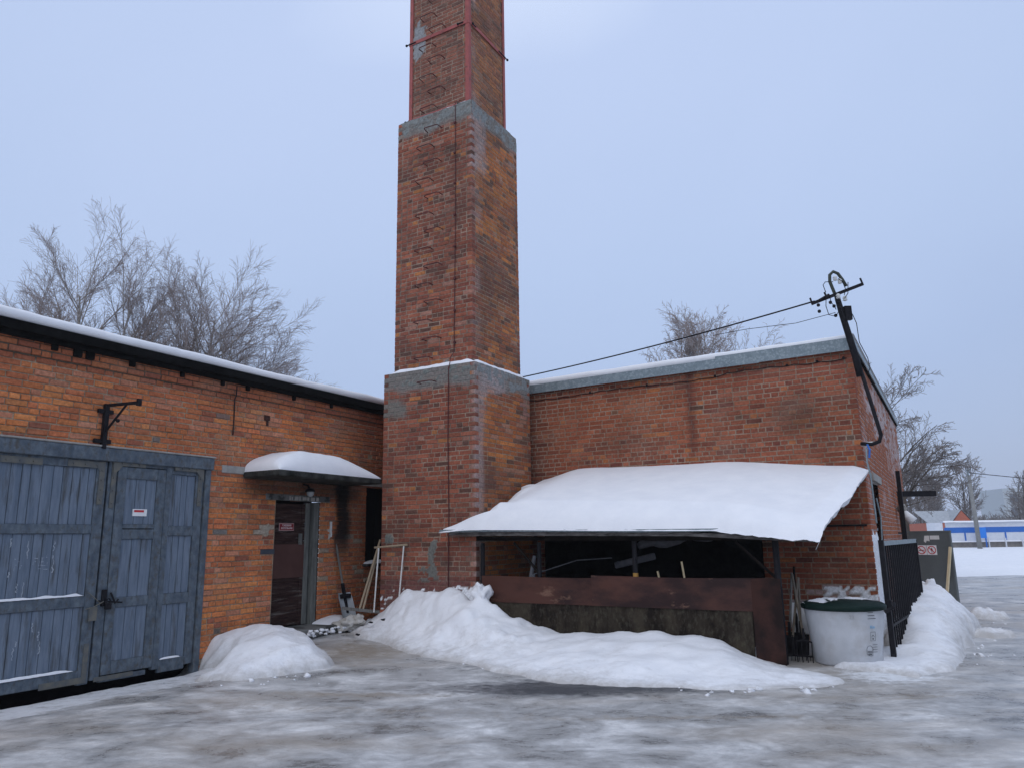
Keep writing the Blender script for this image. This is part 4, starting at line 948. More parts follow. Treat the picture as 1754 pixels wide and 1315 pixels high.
tag(b.build('snow_crumbs', snow_m, smooth=True), 'loose crumbs of snow scattered on the ice', 'snow', kind='stuff')
# trodden snow on the step
b = MB()
for k in range(60):
    s_, n_ = rr.uniform(2.6, 3.95), rr.uniform(.40, .62); q = fL(s_, n_, .40 + rr.uniform(-.08, .03)); b.ball(q, rr.uniform(.015, .05), 1, squash=.6, rough=.6, seed=k)
tag(b.build('icy_snow_scraps', snow_m, smooth=True), 'scraps of icy snow stuck along the door step edge', 'snow', kind='stuff')
pile_patch('snow_ledge', lambda t: 0, lambda t: .75, 0, -.12, lambda x, y: .0, lambda x, y: .06, 30, 10, 'white snow on the sill of the dark window', (fL(4.55, 0, 1.362), AL), 4, wl=.2, wr=.2, wf=.05)
pile_patch('snow_ledge', lambda t: 0, lambda t: .65, 0, -.35, lambda x, y: .0, lambda x, y: .10, 30, 16, 'small drift of snow on the step behind the shovel', (fL(3.3, 0, .44), AL), 6, wl=.4, wr=.1, wf=.2)

# ================================================================ TOOLS BY THE DOOR
T = empty('snow_shovel', fL(3.85, .30, .46), AL, 'grey snow shovel with black socket and wooden handle leaning right of the door', 'shovel')
mt = Matrix.Rotation(radians(-13), 4, 'X')
b = MB()
def blade(a, t):
    x = lerp(-.17, .17, a)*(1 - .1*(t > .9)); z = .46*t; y = .03*(2*a-1)**2*-1 + .04*t*t
    return tuple(mt @ V((x, y, z)))
b.grid(16, 12, blade); b.grid(16, 12, lambda a, t: tuple(V(blade(1-a, t)) + V((0, .006, 0)))); b.build('blade', mat('grey_plastic', (.40, .42, .43), (.48, .5, .5), rough=.5), T, smooth=True)
b = MB(); b.bar(mt @ V((0, .01, .12)), mt @ V((0, .02, .62)), .05, .04); b.bar(mt @ V((-.12, .0, .40)), mt @ V((.12, .0, .40)), .05, .07); b.build('socket', black_m, T)
b = MB(); b.tube([mt @ V((0, .02, .5)), mt @ V((-.01, .03, 1.3))], .018, 8); b.build('handle', grey_wood, T)
T = empty('wooden_scraper', (-2.62, 13.0, .62), radians(20), 'push scraper with crossbar and two crossed wooden handles by the dark window', 'scraper')
b = MB(); b.bar((-.28, -.05, .06), (.34, -.02, -.03), .05, .05); b.build('crossbar', grey_wood, T)
b = MB(); b.tube([(.0, -.03, .0), (.36, .12, 1.16)], .019, 8); b.build('handle', wood_m, T)
b = MB(); b.tube([(.06, -.04, .0), (.34, .16, 1.0)], .019, 8); b.build('handle', wood_m, T)
T = empty('pipe_frame', (-2.36, 12.97, .60), radians(-28), 'white painted pipe frame leaning on the chimney brickwork', 'frame')
b = MB(); b.tube([(0, 0, 0), (.03, .06, 1.06)], .013, 8); b.build('leg', white_pipe, T)
b = MB(); b.tube([(.50, 0, .10), (.55, .06, 1.08)], .013, 8); b.build('leg', white_pipe, T)
b = MB(); b.tube([(-.06, .06, 1.05), (.62, .06, 1.09)], .017, 8); b.build('top_bar', wood_m, T)
b = MB(); b.ball((-2.75, 12.78, .44), .17, 3, squash=.55, rough=1.0, seed=5); b.ball((-2.58, 12.75, .50), .10, 2, squash=.8, rough=1.0, seed=7); tag(b.build('crumpled_sack', sack_m, smooth=True), 'crumpled dirty white sack at the foot of the shovels', 'sack')
rr = random.Random(2)
for k, (x, y) in enumerate(((-2.05, 12.1), (-2.3, 12.4), (-2.4, 11.9))):
    b = MB(); b.ball((x, y, G(x, y) + .30 - .1*k), .035, 1, squash=.4, rough=.9, seed=k); tag(b.build('dark_scrap', black_m), ['black scrap lying on the snow heap near the steps', 'small black scrap highest on the snow by the sack', 'black scrap lowest on the snow by the step'][k], 'scrap')

handle_dark = mat('dark_old_handle', (.10, .08, .06), (.17, .14, .105), bump=0)
# ================================================================ TOOLS BY THE TUB
def tool(name, u, n, du, dn, h, lab, head, m_=None):
    m_ = m_ or handle_dark; gz = G(*R2(u, n)); T = empty(name, fR(u, n, gz), AR, lab, 'tool')
    top = V((du, dn, h)); b = MB(); b.tube([(0, 0, .28), tuple(top)], .016, 8); b.build('handle', m_, T); b = MB()
    if head == 'fork':
        b.tube([(0, -.01, .40), (0, -.01, .26)], .014, 8); b.tube([(-.09, -.02, .24), (0, -.01, .26), (.09, -.02, .24)], .010, 6)
        for k in range(4): x = -.09 + k*.06; b.tube([(x, -.02, .24), (x, -.04, .12), (x, -.02, 0)], .006, 6)
        b.build('tines', black_m, T)
    elif head == 'rake':
        b.tube([(-.22, -.03, .06), (.22, -.03, .06)], .012, 6); b.tube([(0, 0, .30), (0, -.03, .06)], .012, 6)
        for k in range(10): x = -.2 + k*.044; b.tube([(x, -.03, .06), (x, -.05, .0)], .005, 5)
        b.build('tines', black_m, T)
    else:
        b.grid(8, 8, lambda a, t: (lerp(-.1, .1, a)*(1 - .2*(1-t)), -.02 - .03*(1-(2*a-1)**2), lerp(.0, .26, t))); b.grid(8, 8, lambda a, t: (lerp(.1, -.1, a)*(1 - .2*(1-t)), -.015 - .03*(1-(2*a-1)**2), lerp(.0, .26, t)))
        b.tube([(0, -.02, .22), (0, 0, .42)], .018, 8); b.build('blade', black_m, T)
tool('garden_fork', -.64, 1.96, -.20, .55, 1.02, 'black fork with four tines nearest the white tub', 'fork')
tool('garden_rake', -.80, 1.84, .04, .4, .98, 'rake with a row of short teeth standing between shovels and fork', 'rake')
tool('spade', -.90, 1.55, .0, .4, 1.02, 'spade with pale handle nearest the shed post', 'spade', grey_wood)
tool('spade', -.86, 1.30, -.06, .4, 1.08, 'spade with dark handle behind the garden rake', 'spade', dark_wood)
tool('spade', -.78, 1.45, -.05, .35, .95, 'short spade with light wooden handle in front of the other spades', 'spade')
b = MB(); b.box((-.12, -.2, 0), (.12, .2, .02), bev=.01); o = b.build('white_board', white_m); o.location = fR(-.82, 1.2, .66); o.rotation_euler = (radians(80), 0, AR); tag(o, 'small pale board stuck behind the leaning spades', 'board')

# ================================================================ TUB
tx, ty = 4.04, 9.62
TB = empty('plastic_tub', (tx, ty, .22), AR + radians(20), 'large round white plastic tub with a dark green lid beside the fence', 'tub')
b = MB(); b.lathe([(.0, .0), (.37, .0), (.385, .02), (.42, .35), (.455, .62), (.465, .66), (.44, .66)], 48); b.build('body', tub_m, TB, smooth=True)
b = MB(); b.lathe([(.45, .63), (.485, .64), (.49, .68), (.47, .70), (.44, .715), (.20, .735), (.0, .74)], 48); b.build('lid', green_lid, TB, smooth=True)
b = MB(); b.grid(40, 8, lambda a, t: ((.47 - .42*t*.9)*cos(pi*a*1.15 + .35), (.47 - .42*t*.9)*sin(pi*a*1.15 + .35), .690 + .045*min(1, t*3) + .030*max(-.3, fbm(a*7, t*6, 3) - .02))); o = b.build('lid_snow', snow_m, TB, smooth=True)
b = MB(); b.tube([(.40, -.30, .62), (.50, -.33, .68), (.52, -.28, .72)], .02, 8); b.build('clamp', black_m, TB)
def on_tub(phi, z, h=.003):
    r = .385 + (z-.02)*.122 + h; n_ = V((cos(phi), sin(phi), -.12)).normalized(); t_ = V((-sin(phi), cos(phi), 0)); u_ = n_.cross(t_)
    m = Matrix((t_, u_, n_)).transposed().to_4x4(); m.translation = V((r*cos(phi), r*sin(phi), z)); return m
ph = radians(-58)
m = MB()
for k in range(3): m.box((-.07, .0 + k*.035, 0), (.05 - .02*k, .006 + k*.035, .001), on_tub(ph, .55))
for k in range(4): m.box((.0, -.02 + k*.028, 0), (.07, -.016 + k*.028, .001), on_tub(ph, .19))
fr_ = [(-.03, -.04), (.04, -.04), (.04, .06), (-.03, .06)]
for (p, q), (p2, q2) in zip(fr_, fr_[1:] + fr_[:1]): x0, x1 = sorted((p, p2)); y0, y1 = sorted((q, q2)); m.box((x0 - .0015, y0 - .0015, 0), (x1 + .0015, y1 + .0015, .001), on_tub(ph, .34))
M_ = on_tub(ph, .34); m.poly([M_ @ V(p) for p in ((-.015, .0, .001), (.005, .022, .001), (.025, .0, .001), (.025, .008, .001), (.005, .032, .001), (-.015, .008, .001))]); m.poly([M_ @ V(p) for p in ((.0, -.028, .001), (.01, -.028, .001), (.013, -.012, .001), (.005, -.004, .001), (-.003, -.012, .001))])
oct_ = [(-.085, -.04), (-.04, -.06), (-.0, -.06), (-.0, .03), (-.03, .055), (-.07, .055), (-.09, .02)]
for (p, q), (p2, q2) in zip(oct_, oct_[1:] + oct_[:1]): m.bar(on_tub(ph, .19) @ V((p, q, 0)), on_tub(ph, .19) @ V((p2, q2, 0)), .003, .003)
m.build('printed_marks', ink_m, TB)
text('printed_text', 'PRESS', .026, ink_m, TB, on_tub(ph, .175) @ at(-.042, .0, 0)); text('printed_text', 'HERE', .026, ink_m, TB, on_tub(ph, .175) @ at(-.042, -.028, 0))
text('blue_print', 'Kin', .05, blue_ink, TB, on_tub(ph, .455))
text('faint_marking', '23', .06, mat('faded_grey_ink', (.36, .36, .37), bump=0), TB, on_tub(ph - radians(32), .57))

# ================================================================ FENCE
FE = empty('metal_fence', FP0, math.atan2(fd.y, fd.x), 'black metal picket fence running beside the boiler house', 'fence')
FL = (FP1 - FP0).length
b = MB(); b.box((0, -.018, 1.60), (FL, .018, 1.66)); b.build('top_rail', galv, FE)
b = MB(); b.box((0, -.015, .62), (FL, .015, .65)); b.build('lower_rail', black_m, FE)
b = MB(); b.box((-.03, -.03, .12), (.03, .03, 1.67)); b.box((-.05, -.05, .85), (.0, -.0, .95)); b.build('post', black_m, FE)
b = MB(); b.box((FL - .05, -.025, .2), (FL, .025, 1.65)); b.build('post', black_m, FE)
k = .10
while k < FL:
    b = MB(); b.box((k, -.011, .16), (k + .019, .011, 1.62)); b.build('picket', black_m, FE); k += .17
# rods above the fence
BR = empty('black_rail_post', fR(0, 0, 0) + V((3.05, 5.05, 0)), AR, 'tall thin black post against the side wall of the boiler house', 'post')
b = MB(); b.box((-.04, -.04, .2), (.04, .04, 3.05)); b.build('post', black_m, BR)
b = MB(); b.bar((0, 0, 1.75), (-.95, -.9, 1.80), .05, .03); b.build('stay', black_m, BR)
# grey steel leaf with signs
ux = V((.5, -.6, 0)).normalized()
SL = empty('steel_door_leaf', (7.31, 14.15, 0), math.atan2(ux.y, ux.x), 'grey steel door leaf standing open at the end of the fence', 'door')
b = MB(); b.box((-.02, -.015, .22), (.70, .015, 1.78)); b.box((-.03, -.022, 1.76), (.71, .022, 1.785)); b.box((.67, -.03, .22), (.70, .03, 1.77)); b.build('leaf', steel_door, SL)
for k, x in enumerate((.10, .275)):
    b = MB(); b.box((x, -.019, 1.36), (x + .168, -.0155, 1.53)); s_ = b.build('prohibition_sign', white_m, SL)
    m = MB(); c_ = (x + .084, 1.445); pts = [(c_[0] + .066*cos(2*pi*i/28), -.0215, c_[1] + .066*sin(2*pi*i/28)) for i in range(29)]
    for p, q in zip(pts, pts[1:]): m.bar(p, q, .003, .014)
    m.bar((c_[0] - .05, -.0225, c_[1] + .05), (c_[0] + .05, -.0225, c_[1] - .05), .003, .013); m.build('red_ring', red_m, s_)
    m = MB()
    if k == 0: m.box((c_[0] - .045, -.0205, c_[1] - .012), (c_[0] + .03, -.0195, c_[1] + .003)); m.box((c_[0] + .033, -.0205, c_[1] - .012), (c_[0] + .042, -.0195, c_[1] + .003))
    else: m.box((c_[0] - .005, -.0205, c_[1] - .05), (c_[0] + .003, -.0195, c_[1] - .01)); m.poly([(c_[0] - .02, -.0205, c_[1] - .01), (c_[0] + .02, -.0205, c_[1] - .01), (c_[0] + .012, -.0205, c_[1] + .02), (c_[0] + .002, -.0205, c_[1] + .045), (c_[0] - .015, -.0205, c_[1] + .015)])
    m.build('pictogram', ink_m, s_)
b = MB(); b.poly([(.24, -.0165, 1.60), (.27, -.0165, 1.57), (.29, -.0165, 1.61), (.34, -.0165, 1.60), (.34, -.0165, 1.70), (.26, -.0165, 1.70)]); b.poly([(.35, -.0165, 1.63), (.51, -.0165, 1.63), (.51, -.0165, 1.70), (.35, -.0165, 1.70)]); b.build('torn_paper', white_pipe, SL)
b = MB(); b.box((.58, -.03, .95), (.61, -.015, 1.13)); b.ball((.595, -.04, 1.03), .025, 1); b.build('lock', black_m, SL)
b = MB(); b.bar((7.38, 13.35, .55), (7.66, 13.50, 1.50), .04, .03); tag(b.build('wooden_lath', pale_wood), 'long pale lath leaning on the grey steel leaf', 'lath')
# L shaped post and lamp at the far corner
LPp = empty('bracket_post', (8.72, 17.0, 0), 0, 'black post with a flat arm at the far corner of the boiler house', 'post')
b = MB(); b.box((-.09, -.05, .2), (.05, .05, 2.55)); b.build('post', bark_m, LPp)
b = MB(); b.box((-.32, -.05, 2.55), (.74, .05, 2.67)); b.build('arm', black_m, LPp)
LM = empty('wall_floodlight', (8.28, 16.2, 2.15), 0, 'white snowy floodlight on the side wall near the flat black arm', 'lamp')
b = MB(); b.ball((0, 0, .12), .09, 2, rough=.5); b.tube([(-.3, .1, .18), (0, 0, .1)], .02); b.build('bracket', conc_light, LM)
b = MB(); b.tube([(.0, -.02, .04), (.16, -.08, -.16)], [.07, .10], 14); b.build('shade', white_m, LM, smooth=True)

# ================================================================ MAST AND CABLES
MS = empty('electric_mast', (5.30, 10.75, 3.046), 0, 'leaning black cable mast with crossarm and hooked conduit at the roof corner', 'mast')
def q(x, z, y=11.2): return (x*.96 - 5.30, y - 11.2, 1.75 + (z - 1.75)*.96 - 3.046)
b = MB(); b.tube([q(5.30, 3.09, 11.35), q(5.38, 3.06), q(5.50, 3.10), q(5.535, 3.20), q(5.46, 3.59), q(5.33, 4.25)], .028, 10); b.build('lower_conduit', black_m, MS, smooth=True)
b = MB(); b.tube([q(5.33, 4.10, 11.22), q(5.28, 4.42), q(5.15, 5.07), q(5.10, 5.35)], [.05, .05, .045, .04], 12); b.build('pole', black_m, MS, smooth=True)
b = MB(); b.tube([q(5.10, 5.30), q(5.05, 5.48), q(5.01, 5.62), q(5.02, 5.73), q(5.08, 5.785), q(5.15, 5.75), q(5.21, 5.65), q(5.26, 5.54)], .024, 10); b.build('hooked_conduit', mat('green_black_conduit', (.03, .04, .03), (.05, .06, .045)), MS, smooth=True)
b = MB(); b.bar(q(4.655, 5.235, 11.12), q(5.485, 5.545, 11.12), .03, .045); b.bar(q(4.665, 5.235, 11.12), q(4.64, 5.33, 11.12), .02, .02); b.bar(q(5.48, 5.54, 11.12), q(5.45, 5.64, 11.12), .02, .02); b.bar(q(4.90, 5.33, 11.12), q(4.87, 5.42, 11.12), .02, .02); b.build('crossarm', black_m, MS)
for x, z in ((5.05, 5.63), (5.12, 5.58), (5.17, 5.30), (5.07, 5.34)):
    b = MB(); b.lathe([(.012, -.035), (.035, -.02), (.022, 0), (.035, .015), (.02, .04)], 12, q(x, z, 11.10)); b.build('insulator', insul_m, MS, smooth=True)
b = MB()
for x, z in ((4.74, 5.20), (4.745, 5.10), (4.93, 5.24), (4.98, 5.18), (5.055, 5.23), (5.06, 5.15), (4.99, 5.03)): b.ball(q(x, z, 11.08), .027, 1)
b.tube([q(4.75, 5.28, 11.1), q(4.93, 5.36, 11.1)], [.012, .03], 8); b.box((q(5.20, 4.98)[0] - .03, -.07, q(0, 4.98)[2]), (q(5.25, 4.98)[0] + .02, .0, q(0, 5.2)[2])); b.build('junctions', black_m, MS)
b = MB()
for P in ([(4.87, 5.40), (4.84, 5.52), (4.88, 5.57), (5.0, 5.57)], [(4.87, 5.36), (4.85, 5.18), (4.88, 5.04), (4.99, 5.01), (5.05, 5.12), (5.06, 5.3)], [(5.06, 5.25), (5.10, 5.05), (5.17, 4.85), (5.20, 4.55), (5.28, 4.35)], [(5.08, 5.62), (5.14, 5.58), (5.18, 5.45), (5.15, 5.35)], [(5.23, 5.56), (5.21, 5.38), (5.15, 5.3)], [(5.24, 5.05), (5.29, 4.9), (5.30, 4.6), (5.40, 4.35), (5.42, 4.2), (5.37, 4.1)], [(4.93, 5.32), (4.93, 5.24), (4.98, 5.18), (5.0, 5.12)]):
    b.tube([q(x, z, 11.07) for x, z in P], .006, 5)
b.build('loose_wires', black_m, MS)
b = MB(); b.tube([q(5.36, 3.09, 11.45), q(5.40, 3.07, 11.2)], .033, 10); b.build('porcelain_sleeve', insul_m, MS, smooth=True)
b = MB(); b.tube([q(5.31, 3.06, 11.2), q(5.33, 2.98, 11.18), q(5.32, 2.86, 11.2)], .014, 6); b.build('blue_tape', ice_blue, MS)
b = MB(); b.tube([q(5.30, 3.02, 11.22), q(5.28, 2.8, 11.2), q(5.31, 2.6, 11.2), q(5.32, 1.9, 11.2)], .012, 6); b.build('down_cable', galv, MS)
b = MB(); A_, B_ = V((4.51, 10.65, 5.13)), V((-5.2, 19.4, 5.18)); n_ = 40
b.tube([A_.lerp(B_, k/n_) - V((0, 0, .95*4*(k/n_)*(1-k/n_)*.28)) for k in range(n_+1)], .012, 6); tag(b.build('overhead_cable', black_m), 'thick black cable sagging from the mast across behind the chimney', 'cable')
b = MB(); A_, B_ = V((4.80, 10.65, 4.95)), V((3.4, 12.2, 5.05)); b.tube([A_, A_.lerp(B_, .3) - V((0, 0, .05)), A_.lerp(B_, .7), B_], .005, 5); tag(b.build('overhead_wire', black_m), 'thin grey wire running just under the thick overhead cable', 'wire')

# ================================================================ TREES
def grow(mt_, mc, p, d, L, r, lvl, rng, P):
    n = max(3, int(L / P['seg'][lvl])); pts = [V(p)]; d = V(d).normalized(); dirs = [d]
    for i in range(n):
        w = V((rng.gauss(0, 1), rng.gauss(0, 1), rng.gauss(0, 1))) * P['wob'][lvl]
        trop = P['up'][lvl] if i/n < .6 else P['tip'][lvl]
        d = (d + w + V((0, 0, trop))).normalized(); pts.append(pts[-1] + d * L/n); dirs.append(d)
    rads = [max(P['rmin'], r * (1 - .82*(i/n))) for i in range(n+1)]
    (mt_ if lvl <= P['tl'] else mc).tube(pts, rads, 6 if lvl <= P['tl'] else 3, cap=False)
    if lvl >= P['max']: return
    nb = P['nb'][lvl]
    for k in range(nb):
        t = lerp(P['st'][lvl], 1.0, (k + rng.random()*.8)/nb); i = min(n-1, int(t*n)); f = t*n - i
        q = pts[i].lerp(pts[i+1], f); dd = dirs[i+1]
        o1 = dd.orthogonal().normalized(); o2 = dd.cross(o1); ph = rng.uniform(0, 2*pi)
        sp = radians(P['ang'][lvl]) * rng.uniform(.7, 1.25)
        nd = dd*cos(sp) + (o1*cos(ph) + o2*sin(ph))*sin(sp)
        grow(mt_, mc, q, nd, L*P['rat'][lvl]*rng.uniform(.6, 1.15)*(P.get('k0', 1.15) - P.get('k1', .6)*t), max(P['rmin'], rads[i]*.55), lvl+1, rng, P)
BIRCH = dict(seg=(.7, .5, .35, .25), wob=(.035, .045, .06, .07), up=(.03, .05, .03, -.03), tip=(.02, .0, -.09, -.16), rmin=.0048, tl=1, max=3, nb=(28, 18, 11), st=(.25, .15, .10), ang=(40, 34, 34), rat=(.46, .42, .48), k0=.95, k1=.25)
OAK = dict(seg=(.6, .5, .35, .25), wob=(.05, .08, .09, .10), up=(.02, .04, .02, .02), tip=(.02, .02, .02, .0), rmin=.007, tl=1, max=3, nb=(18, 13, 10), st=(.2, .2, .15), ang=(48, 42, 40), rat=(.62, .48, .42))
FAR = dict(seg=(1.4, 1.2, .8, .8), wob=(.05, .09, .12, .1), up=(.02, .03, .03, 0), tip=(.02, .0, -.05, 0), rmin=.018, tl=0, max=2, nb=(22, 12), st=(.2, .2), ang=(36, 38), rat=(.42, .40))
def tree(name, base, stems, seed, P, lab, cat='tree', mt_=None, mc_=None, group=None):
    rng = random.Random(seed); a, c = MB(), MB()
    for (off, d, L, r) in stems: grow(a, c, off, d, L, r, 0, rng, P)
    T = empty(name, base, 0, lab, cat, group); a.build('trunk', mt_ or birch_m, T, smooth=True); c.build('crown', mc_ or twig_m, T); return T
tree('birch_tree', (-17.1, 28.5, .2), [((0, 0, 0), (-.05, 0, 1), 11.2, .18), ((.3, .3, 0), (.09, 0, 1), 10.9, .15), ((-.3, 0, 0), (-.22, .05, 1), 9.6, .14)], 3, BIRCH, 'tallest bare birch behind the garage roof at the far left', 'birch')
tree('birch_tree', (-14.6, 30.5, .2), [((0, 0, 0), (.02, 0, 1), 10.6, .16), ((.4, .2, 0), (.13, 0, 1), 10.9, .16), ((-.2, .1, 0), (-.10, 0, 1), 10.0, .13), ((.5, .1, 0), (.27, 0, 1), 10.2, .13)], 8, BIRCH, 'broad many stemmed birch right of the tallest birch', 'birch')
tree('birch_tree', (-12.4, 31.5, .2), [((0, 0, 0), (.10, 0, 1), 8.6, .12), ((.2, 0, 0), (.26, 0, 1), 8.3, .11)], 21, BIRCH, 'lowest birch drooping over the garage roof nearest the chimney', 'birch')
BB = dict(BIRCH); BB['rmin'] = .012; BB['seg'] = (1, .7, .5, .4); BB['nb'] = (30, 13, 8); BB['tip'] = (.02, -.04, -.22, -.40); BB['rat'] = (.31, .45, .5); BB['st'] = (.45, .15, .1)
tree('birch_tree', (14.6, 60, .4), [((0, 0, 0), (.0, 0, 1), 18.0, .22), ((.3, 0, 0), (.05, 0, 1), 16.6, .18), ((-.3, 0, 0), (-.06, 0, 1), 16.8, .18)], 31, BB, 'weeping birch far behind the boiler house roof', 'birch')
tree('bare_tree', (19.6, 62, .4), [((0, 0, 0), (.0, 0, 1), 17.0, .14), ((0, 0, 0), (.05, 0, 1), 15.6, .12)], 36, dict(BB, nb=(18, 9, 5)), 'thin bare tree right of the weeping birch behind the roof', 'tree')
tree('bare_tree', (12.0, 61, .4), [((0, 0, 0), (.0, 0, 1), 14.8, .12)], 39, dict(BB, nb=(14, 9, 5)), 'small bare treetop left of the weeping birch', 'tree')
tree('bare_tree', (12.4, 26.5, .2), [((0, 0, 0), (.0, 0, 1), 6.4, .15), ((.1, 0, 1.2), (.36, 0, 1), 5.2, .11), ((-.2, 0, 1.4), (-.18, 0, 1), 5.0, .10), ((.2, 0, 1.5), (.8, -.1, .9), 3.4, .06)], 44, OAK, 'spreading bare tree right behind the boiler house', 'tree', bark_m, mat('grey_twigs', (.18, .16, .15), (.25, .22, .21), bump=0))
rr = random.Random(15)
for k in range(14):
    x = 36 + k*1.35 + rr.uniform(-.5, .5); y = 68 + rr.uniform(0, 16); h = (7.2 if x < 46 else 5.8 if x < 50 else 4.6) * rr.uniform(.85, 1.12) * y/78
    tree('bare_tree', (x, y, .6), [((0, 0, 0), (rr.uniform(-.05, .05), 0, 1), h, .12), ((0, 0, h*.15), (rr.uniform(-.3, .3), 0, 1), h*.8, .09)], 50 + k, FAR,
         '%s of the bare frosty trees in the row beyond the rink, counted from the left' % ['first', 'second', 'third', 'fourth', 'fifth', 'sixth', 'seventh', 'eighth', 'ninth', 'tenth', 'eleventh', 'twelfth', 'thirteenth', 'last'][k], 'tree', bark_m, frost_haze_twig, 'bare trees in the row beyond the rink')
rng = random.Random(77); b = MB()   # far-off thicket
for k in range(420):
    x = rng.uniform(30, 75); y = rng.uniform(88, 100); h = (3.6 + 1.2*fbm(x*.2, 3)) * (1 if x < 52 else .7); p = V((x, y, .5))
    b.tube([p, p + V((rng.uniform(-.4, .4), 0, h*.5)), p + V((rng.uniform(-.9, .9), 0, h*1.2))], [.08, .05, .03], 3, cap=False)
    for j in range(16):
        q0 = p + V((rng.uniform(-.3, .3), 0, h*rng.uniform(.3, 1))); b.tube([q0, q0 + V((rng.uniform(-1, 1), rng.uniform(-1, 1), rng.uniform(.2, 1.2)))], [.035, .02], 3, cap=False)
tag(b.build('far_thicket', frost_haze_twig), 'dense frosted thicket on the horizon behind the rink', 'thicket', kind='stuff')

# ================================================================ RINK, LAMP POST, FAR HOUSES
RK = empty('rink_boards', (25.3, 45, .9), radians(-3), 'white and blue board wall with snowy top beyond the field', 'fence')
def strip(nm, x0, x1, z0, z1, m_, y=0.0, th=.06, par=RK):
    b = MB(); b.box((x0, y - th/2, z0), (x1, y + th/2, z1)); return b.build(nm, m_, par)
strip('white_band', .1, 22, 1.13, 1.42, rink_white)
b = MB(); b.grid(60, 6, lambda a, t: (lerp(-.05, 22, a), -.2 + .5*t, 1.42 + .10*sin(pi*t)**.5 + .02*fbm(a*20, t))); b.build('top_snow', snow_m, RK, smooth=True)
strip('blue_stripe', .0, 1.9, .82, 1.13, ice_blue, -.02); strip('blue_stripe', 2.3, 22, .82, 1.13, ice_blue, -.02)
strip('white_band', 1.93, 2.27, .70, 1.3, rink_white, -.03)
for k in range(14):
    x = .0 + k*1.15; strip('white_panel', x + .04, x + 1.10, .36, .82, rink_white, 0); strip('divider', x + 1.10, x + 1.15 + .03, .30, .84, ice_blue, -.03)
strip('ledge', -.1, 22, .28, .36, snow_m, -.05, .3); strip('base', -.1, 22, -.3, .28, mat('weathered_base', (.16, .15, .14), (.24, .22, .20)), 0, .12)
for k in range(12): strip('support', .1 + k*.95 + 2.2, .16 + k*.95 + 2.2, -.2, .5, rink_white, -.25, .06)
b = MB(); b.tube([(-.05 - .25*sin(a), .0 + .6*(1-cos(a)), 0) for a in (0, .4, .8, 1.2, 1.57)], .02, 4)
b = MB(); b.grid(10, 1, lambda a, t: (-.05 - .5*sin(a*pi/2), .9*(1-cos(a*pi/2)), lerp(.36, 1.42, t))); b.build('rounded_corner', rink_white, RK)
sign_blue = mat('bright_blue_sign', (.02, .20, .68), (.03, .22, .72), bump=0)
IB = empty('blue_board_sign', (26.75, 44.3, .7), 0, 'plain bright blue board on two legs in front of the rink boards', 'sign')
b = MB(); b.box((.0, -.03, .70), (.56, .03, 1.32)); b.build('board', sign_blue, IB)
for x in (.03, .48): b = MB(); b.box((x, -.03, 0), (x + .05, .03, .70)); b.build('leg', ice_blue, IB)
LPo = empty('street_lamp', (25.4, 42, .5), 0, 'grey street lamp pole in front of the rink boards', 'street lamp')
b = MB(); b.tube([(.05, 0, 0), (-.02, 0, 4.35)], [.13, .09], 10); b.build('pole', mat('grey_concrete_pole', (.19, .19, .18), (.26, .26, .25)), LPo, smooth=True)
b = MB(); b.tube([(0, 0, 4.2), (-.06, 0, 4.42), (-.16, -.2, 4.55)], .04, 6); b.build('arm', galv, LPo)
b = MB(); b.ball((-.2, -.3, 4.6), .13, 2, squash=.6); b.build('lamp_head', galv, LPo, smooth=True)
b = MB(); b.tube([(25.3, 42, 5.0), (29, 43, 4.72), (36, 45, 4.6), (50, 48, 4.9)], .02, 5); tag(b.build('overhead_wire', black_m), 'thin wire running right from the street lamp', 'wire')
HS = empty('brick_house', (33.1, 60, .5), radians(-8), 'small red brick gabled house beyond the rink boards', 'house')
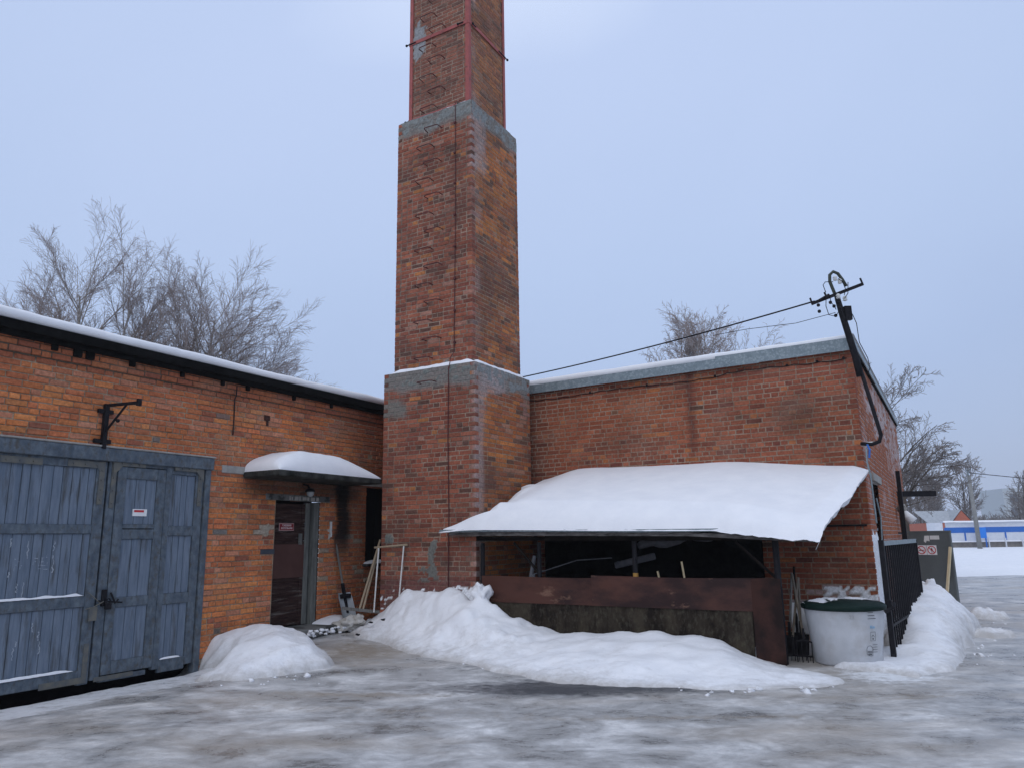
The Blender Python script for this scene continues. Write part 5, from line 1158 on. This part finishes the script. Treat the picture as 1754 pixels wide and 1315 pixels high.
def house(HS, w, dd, hw, hr, wm, fm):
    b = MB(); b.box((0, 0, 0), (w, dd, hw)); b.build('wall', wm, HS)
    b = MB(); b.poly([(w*.55, -.02, hw), (w, -.02, hw), (w*.775, -.02, hw + hr)]); b.poly([(w*.55, .2, hw), (w*.775, .2, hw + hr), (w, .2, hw)]); b.build('gable', wm, HS)
    b = MB(); e_ = .15; apex = (w*.775, hw + hr + .06)
    b.poly([(w*.55 - e_, -.1, hw - .02), (apex[0], -.1, apex[1]), (apex[0], dd*.6, apex[1]), (w*.55 - e_, dd*.6, hw - .02)]); b.poly([(w + e_, -.1, hw - .02), (w + e_, dd*.6, hw - .02), (apex[0], dd*.6, apex[1]), (apex[0], -.1, apex[1])])
    b.poly([(-e_, -.2, hw), (w + e_, dd*.05, hw), (w + e_, dd*.5, hw + hr*1.05), (-e_, dd*.5, hw + hr*1.05)]); b.build('roof', fm, HS)
    b = MB()
    for k in range(3): b.box((w*.08 + k*w*.16, -.03, hw*.35), (w*.16 + k*w*.16, .0, hw*.75))
    b.build('window', dark_m, HS)
house(HS, 3.2, 5, 1.95, .95, house_red, mat('snowy_slate_roof', (.30, .32, .34), (.42, .44, .46)))
HS.location = (32.6, 60, .55)
H2 = empty('apartment_block', (84, 130, .5), radians(-5), 'pale grey block faint on the horizon at the right edge', 'building')
b = MB(); b.box((0, 0, 0), (9, 8, 8.5)); b.build('wall', mat('pale_far_render', (.36, .40, .42), (.42, .45, .47)), H2)
b = MB()
for i in range(4):
    for j in range(3): b.box((1 + i*2.1, -.05, 1.5 + j*2.3), (2.2 + i*2.1, -.02, 2.9 + j*2.3))
b.build('window', mat('far_window', (.14, .16, .19)), H2)
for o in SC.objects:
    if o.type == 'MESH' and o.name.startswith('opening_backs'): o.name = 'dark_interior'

# ================================================================ HAZE
b = MB(); b.box((-260, -40, -1.2), (260, 300, 24.5)); hz = b.build('haze', bpy.data.materials.new('haze_air')); tag(hz, 'thin winter haze over the whole yard', 'haze', kind='stuff')
hm = hz.data.materials[0]; hm.use_nodes = True; t = hm.node_tree; t.nodes.clear()
o_ = t.nodes.new('ShaderNodeOutputMaterial'); pv = t.nodes.new('ShaderNodeVolumePrincipled'); pv.inputs['Density'].default_value = .0007; pv.inputs['Color'].default_value = (.97, .98, 1.0, 1)
t.links.new(pv.outputs[0], o_.inputs['Volume'])
